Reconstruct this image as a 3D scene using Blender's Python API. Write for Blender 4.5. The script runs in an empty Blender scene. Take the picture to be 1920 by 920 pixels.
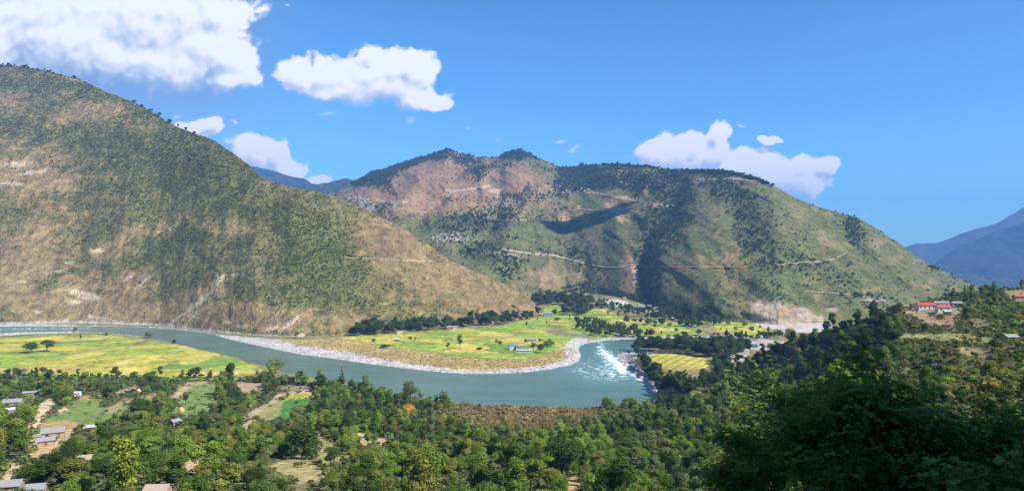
import bpy, math, random
import numpy as np
from mathutils import Vector, Matrix, Euler

random.seed(7)
RNG = np.random.default_rng(7)
S = bpy.context.scene
COL = S.collection
rad = math.radians

# ------------------------------------------------------------------ camera
F = 1371.0                      # focal length in photograph pixels (1920 wide)
WATER = -130.0                  # river level below the eye
cam_d = bpy.data.cameras.new("camera")
cam_d.sensor_width = 36.0
cam_d.lens = 36.0 * F / 1920.0
cam_d.clip_start = 0.5
cam_d.clip_end = 60000.0
cam = bpy.data.objects.new("camera", cam_d)
cam.location = (0, 0, 0)
cam.rotation_euler = (rad(90), 0, 0)
COL.objects.link(cam)
S.camera = cam

# ------------------------------------------------------------------ light
SUN_EL, SUN_AZ = 42.0, 30.0     # azimuth: degrees behind the viewer's right hand
SUN_DIR = Vector((math.cos(rad(SUN_EL)) * math.cos(rad(SUN_AZ)),
                  -math.cos(rad(SUN_EL)) * math.sin(rad(SUN_AZ)),
                  math.sin(rad(SUN_EL))))
sd_ = bpy.data.lights.new("sun", 'SUN')
sd_.energy = 4.9
sd_.angle = rad(0.5)
sd_.color = (1.0, 0.93, 0.82)
sun = bpy.data.objects.new("sun", sd_)
sun.rotation_euler = SUN_DIR.to_track_quat('Z', 'Y').to_euler()
COL.objects.link(sun)
S.view_settings.view_transform = 'Standard'
S.view_settings.look = 'None'
S.view_settings.exposure = 0.80
S.view_settings.gamma = 1.0
S.view_settings.use_curve_mapping = False
S.render.engine = 'CYCLES'
S.cycles.use_denoising = True
try:
    S.cycles.denoiser = 'OPENIMAGEDENOISE'
except Exception:
    pass
S.cycles.max_bounces = 5
S.cycles.diffuse_bounces = 2
S.cycles.glossy_bounces = 2
S.cycles.transmission_bounces = 2
S.cycles.volume_bounces = 0
S.cycles.transparent_max_bounces = 8
S.cycles.use_adaptive_sampling = False


class NT:
    """small helper to write node trees"""
    def __init__(self, tree):
        self.t = tree
        self.n = tree.nodes
        self.l = tree.links

    def new(self, typ, **kw):
        nd = self.n.new(typ)
        for k, v in kw.items():
            setattr(nd, k, v)
        return nd

    def put(self, sock, v):
        if hasattr(v, 'is_output') or isinstance(v, bpy.types.NodeSocket):
            self.l.new(v, sock)
        elif v is not None:
            sock.default_value = v

    def m(self, op, a, b=None, c=None, clamp=False):
        nd = self.new('ShaderNodeMath', operation=op)
        nd.use_clamp = clamp
        self.put(nd.inputs[0], a)
        if b is not None:
            self.put(nd.inputs[1], b)
        if c is not None:
            self.put(nd.inputs[2], c)
        return nd.outputs[0]

    def v(self, op, a, b=None):
        nd = self.new('ShaderNodeVectorMath', operation=op)
        self.put(nd.inputs[0], a)
        if b is not None:
            self.put(nd.inputs[1], b)
        return nd.outputs[0]

    def xyz(self, x, y, z):
        nd = self.new('ShaderNodeCombineXYZ')
        self.put(nd.inputs[0], x); self.put(nd.inputs[1], y); self.put(nd.inputs[2], z)
        return nd.outputs[0]

    def ss(self, x, a, b, o0=0.0, o1=1.0):
        nd = self.new('ShaderNodeMapRange', interpolation_type='SMOOTHSTEP')
        self.put(nd.inputs[0], x); self.put(nd.inputs[1], a); self.put(nd.inputs[2], b)
        self.put(nd.inputs[3], o0); self.put(nd.inputs[4], o1)
        return nd.outputs[0]

    def noise(self, vec, scale, detail=4.0, rough=0.5, dist=0.0):
        nd = self.new('ShaderNodeTexNoise')
        self.put(nd.inputs['Vector'], vec)
        nd.inputs['Scale'].default_value = scale
        nd.inputs['Detail'].default_value = detail
        nd.inputs['Roughness'].default_value = rough
        nd.inputs['Distortion'].default_value = dist
        return nd.outputs[0]

    def mix(self, fac, a, b, blend='MIX'):
        nd = self.new('ShaderNodeMix', data_type='RGBA', blend_type=blend)
        self.put(nd.inputs[0], fac); self.put(nd.inputs[6], a); self.put(nd.inputs[7], b)
        return nd.outputs[2]


# ------------------------------------------------------------------ world: Nishita sky and clouds at infinity
W = bpy.data.worlds.new("World")
S.world = W
W.use_nodes = True
w = NT(W.node_tree)
for nd in list(w.n):
    w.n.remove(nd)
sky = w.new('ShaderNodeTexSky', sky_type='NISHITA')
sky.sun_disc = False
sky.sun_elevation = rad(SUN_EL)
sky.sun_rotation = rad(90 + SUN_AZ)
sky.altitude = 1200
sky.air_density = 1.0
sky.dust_density = 0.3
sky.ozone_density = 3.5
SKY_STRENGTH = 0.10

tc = w.new('ShaderNodeTexCoord')
sep = w.new('ShaderNodeSeparateXYZ')
w.put(sep.inputs[0], tc.outputs['Generated'])
dy = w.m('MAXIMUM', sep.outputs[1], 0.05)
U = w.m('DIVIDE', sep.outputs[0], dy)
V = w.m('DIVIDE', sep.outputs[2], dy)

# cloud banks, as overlapping puffs (x, y, rx, ry) measured on the tangent plane in photograph pixels
CLOUDS = [
    (-60, 70, 190, 95), (110, 70, 200, 88), (270, 40, 170, 90), (330, 110, 110, 55), (420, 20, 70, 40), (430, 145, 55, 30),
    (-300, 20, 260, 130), (380, 80, 95, 62), (250, 105, 160, 62), (428, 100, 52, 50), (80, 30, 260, 90), (300, 10, 170, 70),
    (560, 138, 50, 28), (620, 135, 55, 30), (672, 150, 75, 42), (693, 95, 30, 24), (745, 125, 58, 46), (785, 130, 44, 46), (715, 160, 90, 36), (690, 130, 60, 46), (755, 165, 70, 36), (650, 160, 80, 26),
    (780, 180, 70, 26), (820, 188, 34, 14),
    (385, 235, 50, 20), (470, 285, 62, 34), (520, 285, 42, 36), (545, 315, 40, 30), (585, 338, 32, 10),
    (1235, 288, 45, 26), (1290, 282, 50, 36), (1330, 292, 55, 38), (1345, 255, 28, 24), (1400, 320, 75, 34),
    (1440, 335, 60, 34), (1490, 330, 50, 36), (1535, 312, 38, 22), (1515, 350, 36, 36), (1265, 296, 62, 28), (1480, 340, 74, 38), (1300, 300, 60, 30), (1500, 312, 30, 26),
    (1435, 266, 18, 10), (1458, 260, 20, 8),
]
WISPS = [(870, 240, 16, 8), (933, 256, 16, 8), (1065, 278, 20, 9), (1815, 385, 10, 6), (690, 70, 38, 10), (462, 90, 26, 11),
         (1635, 407, 8, 4), (768, 226, 14, 14), (1045, 259, 12, 5), (1393, 243, 16, 6), (338, 208, 14, 10), (625, 206, 40, 10), (535, 10, 10, 5)]


def field_group():
    g = bpy.data.node_groups.new("cloud_field", 'ShaderNodeTree')
    g.interface.new_socket("U", in_out='INPUT', socket_type='NodeSocketFloat')
    g.interface.new_socket("V", in_out='INPUT', socket_type='NodeSocketFloat')
    g.interface.new_socket("Field", in_out='OUTPUT', socket_type='NodeSocketFloat')
    g.interface.new_socket("Wisp", in_out='OUTPUT', socket_type='NodeSocketFloat')
    g.interface.new_socket("Smooth", in_out='OUTPUT', socket_type='NodeSocketFloat')
    t = NT(g)
    gi = t.new('NodeGroupInput'); go = t.new('NodeGroupOutput')
    vec = t.xyz(gi.outputs[0], gi.outputs[1], 0.0)
    # warp so the puffs lose their elliptical outline
    n1 = t.new('ShaderNodeTexNoise'); t.put(n1.inputs['Vector'], vec); n1.inputs['Scale'].default_value = 11.0
    n1.inputs['Detail'].default_value = 3.0
    wv = t.v('MULTIPLY', t.v('SUBTRACT', n1.outputs[1], (0.5, 0.5, 0.5)), (0.075, 0.055, 0.0))
    vw = t.v('ADD', vec, wv)

    def blobs(lst, k):
        acc = None
        for (x, y, rx, ry) in lst:
            c = ((x - 960) / F, (460 - y) / F, 0.0)
            d = t.v('MULTIPLY', t.v('SUBTRACT', vw, c), (F / rx, F / ry, 0.0))
            ln = t.new('ShaderNodeVectorMath', operation='LENGTH'); t.put(ln.inputs[0], d)
            f = t.m('SUBTRACT', 1.0, ln.outputs['Value'])
            acc = f if acc is None else t.m('SMOOTH_MAX', acc, f, k)
        return acc
    base = blobs(CLOUDS, 0.28)
    wisp = blobs(WISPS, 0.1)
    vo = t.new('ShaderNodeTexVoronoi', feature='SMOOTH_F1')
    t.put(vo.inputs['Vector'], vw); vo.inputs['Scale'].default_value = 32.0
    vo.inputs['Smoothness'].default_value = 0.35
    vo2 = t.new('ShaderNodeTexVoronoi', feature='SMOOTH_F1')
    t.put(vo2.inputs['Vector'], vw); vo2.inputs['Scale'].default_value = 85.0
    vo2.inputs['Smoothness'].default_value = 0.35
    n2 = t.m('ADD', t.m('MULTIPLY', t.noise(vec, 24.0, 9.0, 0.60), 0.55), t.m('MULTIPLY', t.noise(vec, 62.0, 6.0, 0.6), 0.45))
    f = t.m('ADD', t.m('MULTIPLY', base, 1.5), t.m('MULTIPLY', t.m('SUBTRACT', 0.45, vo.outputs[0]), 0.42))
    f = t.m('ADD', f, t.m('MULTIPLY', t.m('SUBTRACT', 0.45, vo2.outputs[0]), 0.34))
    t.l.new(t.m('ADD', f, t.m('MULTIPLY', t.m('SUBTRACT', t.noise(vec, 22.0, 3.0, 0.5), 0.5), 0.9)), go.inputs[2])
    f = t.m('ADD', f, t.m('MULTIPLY', t.m('SUBTRACT', n2, 0.5), 2.1))
    f = t.m('ADD', f, 0.20)
    t.l.new(f, go.inputs[0])
    n3 = t.noise(t.v('MULTIPLY', vec, (0.7, 1.6, 1.0)), 55.0, 6.0, 0.65)
    t.l.new(t.m('ADD', wisp, t.m('MULTIPLY', t.m('SUBTRACT', n3, 0.5), 2.2)), go.inputs[1])
    return g


FG = field_group()


def field_at(du, dv):
    nd = w.new('ShaderNodeGroup'); nd.node_tree = FG
    w.put(nd.inputs[0], w.m('ADD', U, du)); w.put(nd.inputs[1], w.m('ADD', V, dv))
    return nd.outputs[0], nd.outputs[1], nd.outputs[2]


f0, wi0, s0 = field_at(0.0, 0.0)
_, _, s1 = field_at(0.009, 0.014)
_, _, s2 = field_at(0.004, 0.040)
front = w.ss(sep.outputs[1], 0.10, 0.25)
below = w.m('SUBTRACT', s2, s0)
soft = w.ss(below, -0.3, 0.6, 0.42, 1.15)
dens = w.ss(w.m('DIVIDE', f0, soft), 0.0, 1.0)
relief = w.m('SUBTRACT', s0, s1)                               # >0 where the puff turns to the sun
big = w.noise(w.xyz(U, V, 0.3), 9.0, 3, 0.5)
lit = w.m('ADD', w.m('ADD', 0.88, w.m('MULTIPLY', w.m('SUBTRACT', big, 0.5), 0.30)), w.m('ADD', w.m('MULTIPLY', relief, 0.55), w.m('MULTIPLY', w.m('SUBTRACT', w.noise(w.xyz(U, V, 0.7), 42.0, 6, 0.6), 0.5), 0.42)))
core = w.m('MULTIPLY', w.ss(w.m('SUBTRACT', s2, s0), -0.3, 1.3), 0.13)                          # deep parts are a little greyer
lit = w.m('SUBTRACT', lit, core)
lit = w.m('MINIMUM', w.m('MAXIMUM', lit, 0.50), 1.02)
shade_c = w.new('ShaderNodeValToRGB')
cr = shade_c.color_ramp
cr.elements[0].position = 0.45; cr.elements[0].color = (0.46, 0.56, 0.76, 1)
cr.elements[1].position = 1.0; cr.elements[1].color = (0.98, 0.97, 0.98, 1)
e = cr.elements.new(0.66); e.color = (0.66, 0.73, 0.87, 1)
e = cr.elements.new(0.86); e.color = (0.86, 0.88, 0.95, 1)
w.put(shade_c.inputs[0], lit)
bg_sky = w.new('ShaderNodeBackground')
# slightly deeper blue than the raw sky model, as the phone recorded it
skyc = w.mix(1.0, sky.outputs[0], (0.42, 0.84, 1.10, 1), 'MULTIPLY')
w.put(bg_sky.inputs[0], skyc); bg_sky.inputs[1].default_value = SKY_STRENGTH
bg_cl = w.new('ShaderNodeBackground')
w.put(bg_cl.inputs[0], shade_c.outputs[0]); bg_cl.inputs[1].default_value = 0.66
mx = w.new('ShaderNodeMixShader')
# grey skirt hanging under the big left bank
skirt = w.m('MULTIPLY', w.ss(w.m('ADD', w.m('MULTIPLY', w.noise(w.xyz(U, V, 0.0), 5.0, 4, 0.5), 0.10), V), 0.12, 0.30, 0.0, 1.0),
            w.ss(U, -0.48, -0.24, 1.0, 0.0))
alpha = w.m('MULTIPLY', dens, 0.97)
wisp_a = w.m('MULTIPLY', w.ss(wi0, 0.15, 1.3), 0.75)
alpha = w.m('MAXIMUM', alpha, wisp_a)
alpha = w.m('MULTIPLY', alpha, front)
mx2 = w.new('ShaderNodeMixShader')
bg_sk = w.new('ShaderNodeBackground'); bg_sk.inputs[0].default_value = (0.30, 0.43, 0.70, 1); bg_sk.inputs[1].default_value = 0.50
w.put(mx2.inputs[0], w.m('MULTIPLY', w.m('MULTIPLY', skirt, front), 0.8)); w.l.new(bg_sky.outputs[0], mx2.inputs[1]); w.l.new(bg_sk.outputs[0], mx2.inputs[2])
w.put(mx.inputs[0], alpha); w.l.new(mx2.outputs[0], mx.inputs[1]); w.l.new(bg_cl.outputs[0], mx.inputs[2])
wo = w.new('ShaderNodeOutputWorld')
w.l.new(mx.outputs[0], wo.inputs[0])
W.cycles.sampling_method = 'MANUAL'
W.cycles.sample_map_resolution = 256

# ------------------------------------------------------------------ numpy helpers
_perm = np.random.default_rng(3).permutation(256)
_perm = np.concatenate([_perm, _perm, _perm])
_ang = np.random.default_rng(5).uniform(0, 2 * np.pi, 256)
_gx, _gy = np.cos(_ang), np.sin(_ang)


def perlin(x, y, seed=0):
    x = np.asarray(x, float) + seed * 17.13; y = np.asarray(y, float) + seed * 9.71
    xi = np.floor(x).astype(int); yi = np.floor(y).astype(int)
    xf = x - xi; yf = y - yi
    u = xf * xf * xf * (xf * (xf * 6 - 15) + 10); v = yf * yf * yf * (yf * (yf * 6 - 15) + 10)
    xa = xi & 255; xb = (xi + 1) & 255; ya = yi & 255; yb = (yi + 1) & 255

    def g(a, b, dx, dy):
        h = _perm[_perm[a] + b]
        return _gx[h] * dx + _gy[h] * dy
    n00 = g(xa, ya, xf, yf); n10 = g(xb, ya, xf - 1, yf)
    n01 = g(xa, yb, xf, yf - 1); n11 = g(xb, yb, xf - 1, yf - 1)
    return ((n00 * (1 - u) + n10 * u) * (1 - v) + (n01 * (1 - u) + n11 * u) * v) * 1.5


def fbm(x, y, octv=5, seed=0, rough=0.55):
    s = 0; a = 1.0; tot = 0
    for i in range(octv):
        s = s + a * perlin(x * 2 ** i, y * 2 ** i, seed + i); tot += a; a *= rough
    return s / tot


def ridged(x, y, octv=4, seed=0):
    s = 0; a = 1.0; tot = 0
    for i in range(octv):
        s = s + a * (1 - 2 * np.abs(perlin(x * 2 ** i, y * 2 ** i, seed + i))); tot += a; a *= 0.5
    return s / tot


def sstep(x, a, b):
    t = np.clip((x - a) / (b - a), 0, 1)
    return t * t * (3 - 2 * t)


def line_y(pts):
    p = np.array(pts, float)
    return lambda x: np.interp(x, p[:, 0], p[:, 1])


def seg_dist(px, py, pts, closed=False, ay=1.0):
    """distance to a polyline; ay stretches the vertical"""
    pts = list(pts)
    if closed:
        pts = pts + [pts[0]]
    d = np.full(np.shape(px), 1e9)
    for (x0, y0), (x1, y1) in zip(pts[:-1], pts[1:]):
        vx, vy = x1 - x0, (y1 - y0) * ay
        wx, wy = px - x0, (py - y0) * ay
        L = vx * vx + vy * vy + 1e-9
        t = np.clip((wx * vx + wy * vy) / L, 0, 1)
        d = np.minimum(d, np.hypot(wx - t * vx, wy - t * vy))
    return d


def inside(px, py, poly):
    r = np.zeros(np.shape(px), bool)
    n = len(poly)
    for i in range(n):
        x0, y0 = poly[i]; x1, y1 = poly[(i + 1) % n]
        c = ((y0 > py) != (y1 > py)) & (px < (x1 - x0) * (py - y0) / (y1 - y0 + 1e-12) + x0)
        r ^= c
    return r


def polymask(px, py, poly, soft=1.5, warp=2.0, seed=0):
    wx = px + warp * 1.6 * fbm(px / 12, py / 6, 3, seed + 50); wy = py + warp * fbm(px / 12, py / 6, 3, seed + 60)
    d = seg_dist(wx, wy, poly, True, 1.6)
    ins = inside(wx, wy, poly)
    return sstep(np.where(ins, d, -d), -soft, soft)


def ell(px, py, cx, cy, rx, ry, rot=0, soft=0.35, warp=0.5, seed=0, sc=1.0):
    c, s = math.cos(rad(rot)), math.sin(rad(rot))
    dx, dy = px - cx, py - cy
    a = (dx * c + dy * s) / rx; b = (-dx * s + dy * c) / ry
    r = np.hypot(a, b) + warp * fbm(px / (14 * sc), py / (8 * sc), 4, seed)
    return sstep(-r, -1 - soft, -1 + soft)


def stroke(px, py, pts, wd, soft=1.0, ay=1.3, warp=1.5, seed=0):
    wx = px + warp * fbm(px / 15, py / 15, 3, seed); wy = py + warp * .6 * fbm(px / 15, py / 15, 3, seed + 9)
    return 1 - sstep(seg_dist(wx, wy, pts, False, ay), wd - soft, wd + soft)


def C(*c):
    return np.array(c, float)


def blend(col, m, c):
    c = np.asarray(c, float)
    return col * (1 - m[..., None]) + c * m[..., None]


def P(px, py, D):
    px = np.asarray(px, float); py = np.asarray(py, float); D = np.asarray(D, float)
    return np.stack([D * (px - 960) / F, D, D * (460 - py) / F], -1)


# ------------------------------------------------------------------ surfaces (depth of every layer of the valley)
# --- river
RIVER = [(-520, 613), (0, 612), (60, 611.5), (150, 611), (250, 612.5), (330, 617), (400, 626), (415, 632), (450, 641), (500, 651),
         (560, 664), (620, 671.5), (680, 680.5), (740, 688), (800, 695), (860, 700), (920, 701), (980, 698.5), (1030, 692), (1065, 685),
         (1085, 677), (1090, 666), (1085, 655), (1088, 648), (1100, 643), (1140, 638), (1200, 635), (1250, 636), (1330, 640), (1420, 645),
         (1420, 652), (1330, 650), (1240, 652), (1195, 655), (1172, 658), (1158, 664), (1160, 676), (1172, 690), (1192, 705), (1212, 720),
         (1232, 740), (1236, 752), (1180, 765), (1100, 771), (1000, 772), (900, 769), (840, 763), (780, 750), (700, 727), (640, 714), (560, 703),
         (510, 690), (480, 680), (440, 668), (400, 659), (360, 650), (300, 636), (250, 628), (200, 624), (150, 621), (60, 622), (0, 624), (-520, 634)]


def river_sd(px, py):
    d = seg_dist(px, py, RIVER, True, 2.2)
    return np.where(inside(px, py, RIVER), -d, d)


def floor_h(px, py):
    sdv = river_sd(px, py)
    h = np.where(sdv < 0, np.maximum(sdv * 0.35, -4.0), np.minimum(sdv * 0.05, 2.2))
    # the terrace with the paddy steps, right of the rapids
    t = sstep(seg_dist(px, py, [(1250, 668), (1330, 690), (1290, 712), (1330, 730)], False, 1.6), 75, 25) * (sdv > 0)
    h = h + t * 9.0 * sstep(sdv, 2, 26)
    # far apron rising towards the foot of the mountain
    h = h + 10 * sstep(py, 592, 552) * (px > 900)
    return h


def D_floor(px, py):
    return (-WATER - floor_h(px, py)) * F / np.maximum(py - 460, 20)


# --- left hill
L_CREST = line_y([(-520, 105), (-200, 112), (0, 121), (30, 123), (80, 131), (120, 141), (150, 148), (180, 162), (200, 172), (250, 191), (290, 212),
                  (330, 237), (370, 252), (400, 262), (440, 289), (465, 308), (491, 334), (522, 345), (552, 351), (591, 359), (630, 369),
                  (654, 379), (683, 392), (722, 411), (761, 431), (777, 441), (807, 461), (840, 486), (881, 505), (932, 525), (969, 546),
                  (999, 564), (1010, 578), (1016, 590)])
L_BASE = line_y([(-520, 610), (0, 609), (150, 606), (300, 611), (400, 623), (480, 631), (560, 635), (620, 634), (660, 627), (760, 621),
                 (900, 610), (1000, 598), (1016, 592)])


def D_left(px, py):
    yb = L_BASE(px)
    Yb = -WATER * F / (yb - 460)
    m = 0.60 + 0.05 * np.sin(px / 170.0)
    k = (460 - py) / F
    D = (m * Yb - WATER) / (m - np.minimum(k, m - 0.15))
    t = np.clip((yb - py) / np.maximum(yb - L_CREST(px), 4), 0, 1.2)
    X = D * (px - 960) / F
    Z = -D * (py - 460) / F
    q = X + 0.55 * Z                       # gullies run down and to the left
    rel = 14 * ridged(q / 260, Z / 900, 3, 2) + 9 * ridged(q / 75 + 3, Z / 340, 3, 7) + 10 * fbm(X / 60, Z / 60, 4, 4)
    return D - rel * sstep(t, 0.02, 0.35)


# --- mountain across the valley
M_CREST = line_y([(430, 430), (560, 385), (630, 358), (641, 353), (669, 338), (700, 321), (726, 316), (748, 308), (774, 299), (800, 293), (822, 285),
                  (834, 279), (841, 278), (850, 283), (856, 286), (880, 290), (896, 295), (906, 293), (917, 295), (937, 293), (948, 286),
                  (960, 283), (972, 281), (987, 285), (1000, 293), (1022, 301), (1048, 312), (1074, 314), (1104, 310), (1130, 308), (1154, 306), (1185, 311), (1211, 310),
                  (1246, 317), (1263, 320), (1289, 319), (1354, 321), (1389, 327), (1420, 335), (1451, 348), (1485, 368), (1524, 384), (1558, 394),
                  (1609, 408), (1643, 428), (1671, 447), (1697, 464), (1719, 481), (1745, 496), (1782, 513), (1813, 528), (1900, 555), (2000, 580), (2500, 600)])
M_BASE = line_y([(430, 600), (900, 590), (1000, 568), (1060, 560), (1130, 563), (1180, 571), (1240, 588), (1300, 600), (1350, 606), (1400, 608),
                 (1460, 612), (1520, 608), (1600, 602), (1700, 592), (1813, 580), (2000, 600), (2500, 610)])
M_YC = line_y([(430, 3000), (640, 3500), (740, 3700), (841, 4100), (970, 3900), (1050, 3500), (1154, 3050), (1290, 2550), (1354, 2350), (1451, 2080),
               (1524, 2050), (1609, 2050), (1697, 2080), (1813, 2120), (2000, 2100), (2500, 2000)])
M_LINES = [  # polyline, amplitude (+ farther: gully, - nearer: spur), half-width in pixels
    ([(1290, 330), (1250, 400), (1212, 450), (1203, 520), (1216, 570), (1240, 600)], 140, 22),
    ([(1090, 352), (1130, 392), (1165, 440), (1183, 500), (1180, 570)], -60, 34),
    ([(1308, 340), (1318, 390), (1345, 440), (1405, 500), (1440, 540), (1475, 595)], -28, 26),
    ([(1360, 365), (1395, 410), (1432, 450), (1446, 500), (1490, 550), (1540, 600)], 40, 24),
    ([(1413, 343), (1455, 385), (1500, 425), (1550, 455), (1588, 472), (1640, 520), (1690, 560)], -70, 24),
    ([(1560, 396), (1585, 420), (1607, 460), (1640, 490), (1700, 535)], 75, 15),
    ([(1640, 430), (1690, 480), (1740, 520), (1790, 560)], -45, 22),
    ([(985, 345), (965, 372), (942, 398), (915, 440), (880, 475)], 110, 13),
    ([(1010, 352), (992, 375), (965, 410), (950, 450), (930, 480)], -85, 22),
    ([(841, 280), (805, 330), (770, 360), (720, 400)], -90, 22),
    ([(800, 294), (770, 330), (730, 360), (700, 395)], 60, 15),
    ([(890, 294), (862, 330), (835, 370), (790, 410)], 80, 14),
    ([(937, 292), (920, 320), (890, 345), (860, 360)], -60, 15),
    ([(1000, 295), (1030, 325), (1035, 345), (1000, 352)], -60, 18),
    ([(1050, 314), (1062, 340), (1050, 360), (1010, 400), (990, 440)], 60, 15),
    ([(1100, 470), (1095, 510), (1105, 550)], 55, 14),
    ([(1060, 440), (1030, 490), (1010, 540)], -50, 22),
    ([(1340, 470), (1375, 540), (1400, 600)], 30, 14),
    ([(1290, 440), (1320, 520), (1360, 600)], -35, 20),
]


def D_mid(px, py):
    yb = M_BASE(px); yc = M_CREST(px)
    Yb = -WATER * F / (yb - 460); Yc = M_YC(px)
    zc = Yc * (460 - yc) / F
    m = (zc - WATER) / (Yc - Yb)
    k = (460 - py) / F
    D = (m * Yb - WATER) / (m - np.minimum(k, zc / Yc + 0.01))
    t = np.clip((yb - py) / np.maximum(yb - yc, 4), 0, 1)
    X = D * (px - 960) / F; Z = -D * (py - 460) / F
    redz = sstep(px, 1100, 900) * sstep(py, 430, 380)
    rel = 56 * ridged(X / 420 + Z / 800, Z / 1100, 4, 12) + redz * 105 * ridged((X + 1.1 * Z) / 330, (Z - .4 * X) / 800, 4, 15) + 26 * ridged((X + .4 * Z) / 130, Z / 420, 3, 17) + 18 * fbm(X / 90, Z / 90, 4, 14)
    s = 0
    wx = px + 9 * fbm(px / 40, py / 40, 3, 31)
    for pts, A, wd in M_LINES:
        d = seg_dist(wx, py, pts, False, 0.8)
        s = s + (.70 if A > 0 else .85) * A * np.exp(-np.sqrt((d / wd) ** 2 + .02) * 1.15)
    wgt = sstep(t, 0.0, 0.10) * (0.35 + 0.65 * sstep(1 - t, 0.0, 0.10))
    return D + (s - rel) * wgt * (D / 2300.0)


# --- near hillside below the viewer (forest slope, knoll on the right)
N_TOP = line_y([(-520, 700), (0, 700), (200, 703), (480, 706), (640, 722), (800, 748), (900, 760), (1100, 764), (1230, 752), (1330, 738), (1366, 716),
                (1395, 682), (1450, 650), (1500, 632), (1560, 616), (1600, 608), (1640, 592), (1700, 573), (1750, 561), (1800, 549), (1860, 541),
                (1920, 537), (2420, 452)])
N_COLS = [
    (-520, [(700, 742), (720, 640), (750, 480), (800, 340), (850, 260), (920, 195), (1000, 150), (1150, 95)]),
    (0, [(700, 742), (720, 640), (750, 480), (800, 340), (850, 260), (920, 195), (1000, 150), (1150, 95)]),
    (480, [(705, 727), (740, 600), (800, 420), (850, 305), (920, 215), (1000, 160), (1150, 100)]),
    (900, [(757, 600), (775, 555), (800, 480), (850, 350), (920, 240), (1000, 170), (1150, 105)]),
    (1250, [(748, 619), (775, 560), (800, 490), (850, 370), (920, 260), (1000, 180), (1150, 105)]),
    (1395, [(680, 790), (700, 700), (740, 570), (800, 430), (850, 340), (920, 240), (1000, 160), (1150, 95)]),
    (1500, [(620, 735), (660, 660), (700, 570), (760, 430), (850, 280), (920, 195), (1000, 135), (1150, 85)]),
    (1600, [(595, 690), (640, 570), (700, 430), (800, 270), (920, 155), (1000, 110), (1150, 70)]),
    (1700, [(560, 700), (580, 600), (620, 470), (700, 320), (800, 200), (920, 120), (1000, 90), (1150, 60)]),
    (1800, [(540, 790), (575, 600), (620, 430), (700, 270), (800, 160), (920, 95), (1000, 75), (1150, 50)]),
    (1920, [(525, 820), (560, 640), (620, 400), (700, 230), (800, 130), (920, 78), (1000, 60), (1150, 42)]),
    (2420, [(440, 950), (560, 480), (700, 170), (800, 100), (920, 62), (1000, 50), (1150, 36)]),
]


def D_near(px, py):
    px = np.asarray(px, float); py = np.asarray(py, float)
    xs = [c[0] for c in N_COLS]
    cols = []
    for _, tb in N_COLS:
        a = np.array(tb, float)
        cols.append(np.interp(py, a[:, 0], 1.0 / a[:, 1]))
    cols = np.stack(cols, 0)
    i = np.clip(np.searchsorted(xs, px) - 1, 0, len(xs) - 2)
    x0 = np.array(xs)[i]; x1 = np.array(xs)[i + 1]
    t = np.clip((px - x0) / (x1 - x0), 0, 1); t = t * t * (3 - 2 * t)
    a = np.take_along_axis(cols, i[None], 0)[0]; b = np.take_along_axis(cols, (i + 1)[None], 0)[0]
    D = 1.0 / (a * (1 - t) + b * t)
    X = D * (px - 960) / F
    # ground undulation and small terraces
    D = D * (1 + 0.020 * fbm(X / 45, D / 45, 4, 21) * sstep(py, N_TOP(px) - 1, N_TOP(px) + 25))
    plane = (-WATER + 1.0) * F / np.maximum(py - 460, 10)
    return np.where(px < 1390, np.minimum(D, plane), D)


# ------------------------------------------------------------------ albedo of each layer (what the ground is made of there)
G_DARK = C(0.035, 0.052, 0.016); G_MID = C(0.085, 0.105, 0.030); G_OLIVE = C(0.150, 0.145, 0.050)
DRY = C(0.285, 0.205, 0.095); RED = C(0.30, 0.175, 0.105); PALE = C(0.56, 0.46, 0.34); ROCK = C(0.50, 0.45, 0.40)
TANF = C(0.36, 0.27, 0.12); YEL = C(0.44, 0.385, 0.060); YGR = C(0.275, 0.355, 0.048); GRN = C(0.12, 0.21, 0.035)


def cover_left(px, py):
    """0 bare .. 1 green, how much of the slope is under shrubs"""
    n = fbm(px / 55 + py / 110, py / 26, 5, 40, 0.6)
    n2 = fbm(px / 14, py / 8, 4, 44, 0.6)
    g = 0.62 + 0.75 * n + 0.45 * n2
    for (cx, cy, rx, ry, a, rot) in [(60, 320, 95, 45, .6, 0), (165, 212, 85, 16, .7, -6), (15, 190, 40, 22, .4, 0), (215, 238, 60, 14, .4, 0), (60, 440, 70, 70, .45, 0),
                                     (40, 540, 170, 55, .75, 0), (205, 465, 40, 16, .6, -20), (290, 430, 55, 14, .4, -15), (250, 590, 260, 28, .65, 0),
                                     (370, 560, 70, 22, .5, -30), (430, 430, 60, 12, .4, 0), (230, 330, 40, 12, .45, 0), (560, 600, 120, 22, .55, 0), (850, 520, 190, 70, .45, 28),
                                     (720, 460, 60, 40, .5, 30), (930, 570, 90, 30, .35, 25), (300, 510, 90, 20, .3, -20), (480, 585, 50, 18, .4, 0)]:
        g = g - a * ell(px, py, cx, cy, rx, ry, rot, 0.7, 0.7, int(cx) % 97, 2.0)
    for (cx, cy, rx, ry, a, rot) in [(610, 500, 75, 75, .55, -25), (330, 470, 70, 40, .3, -20), (280, 300, 170, 60, .3, 10), (85, 530, 26, 14, .7, -20), (10, 590, 30, 18, .6, 0),
                                     (20, 405, 70, 12, .4, -10), (120, 510, 40, 8, .5, 0), (560, 420, 90, 30, .3, 15)]:
        g = g + a * ell(px, py, cx, cy, rx, ry, rot, 0.7, 0.7, int(cx) % 91, 2.0)
    return np.clip(g, 0, 1)


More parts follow.
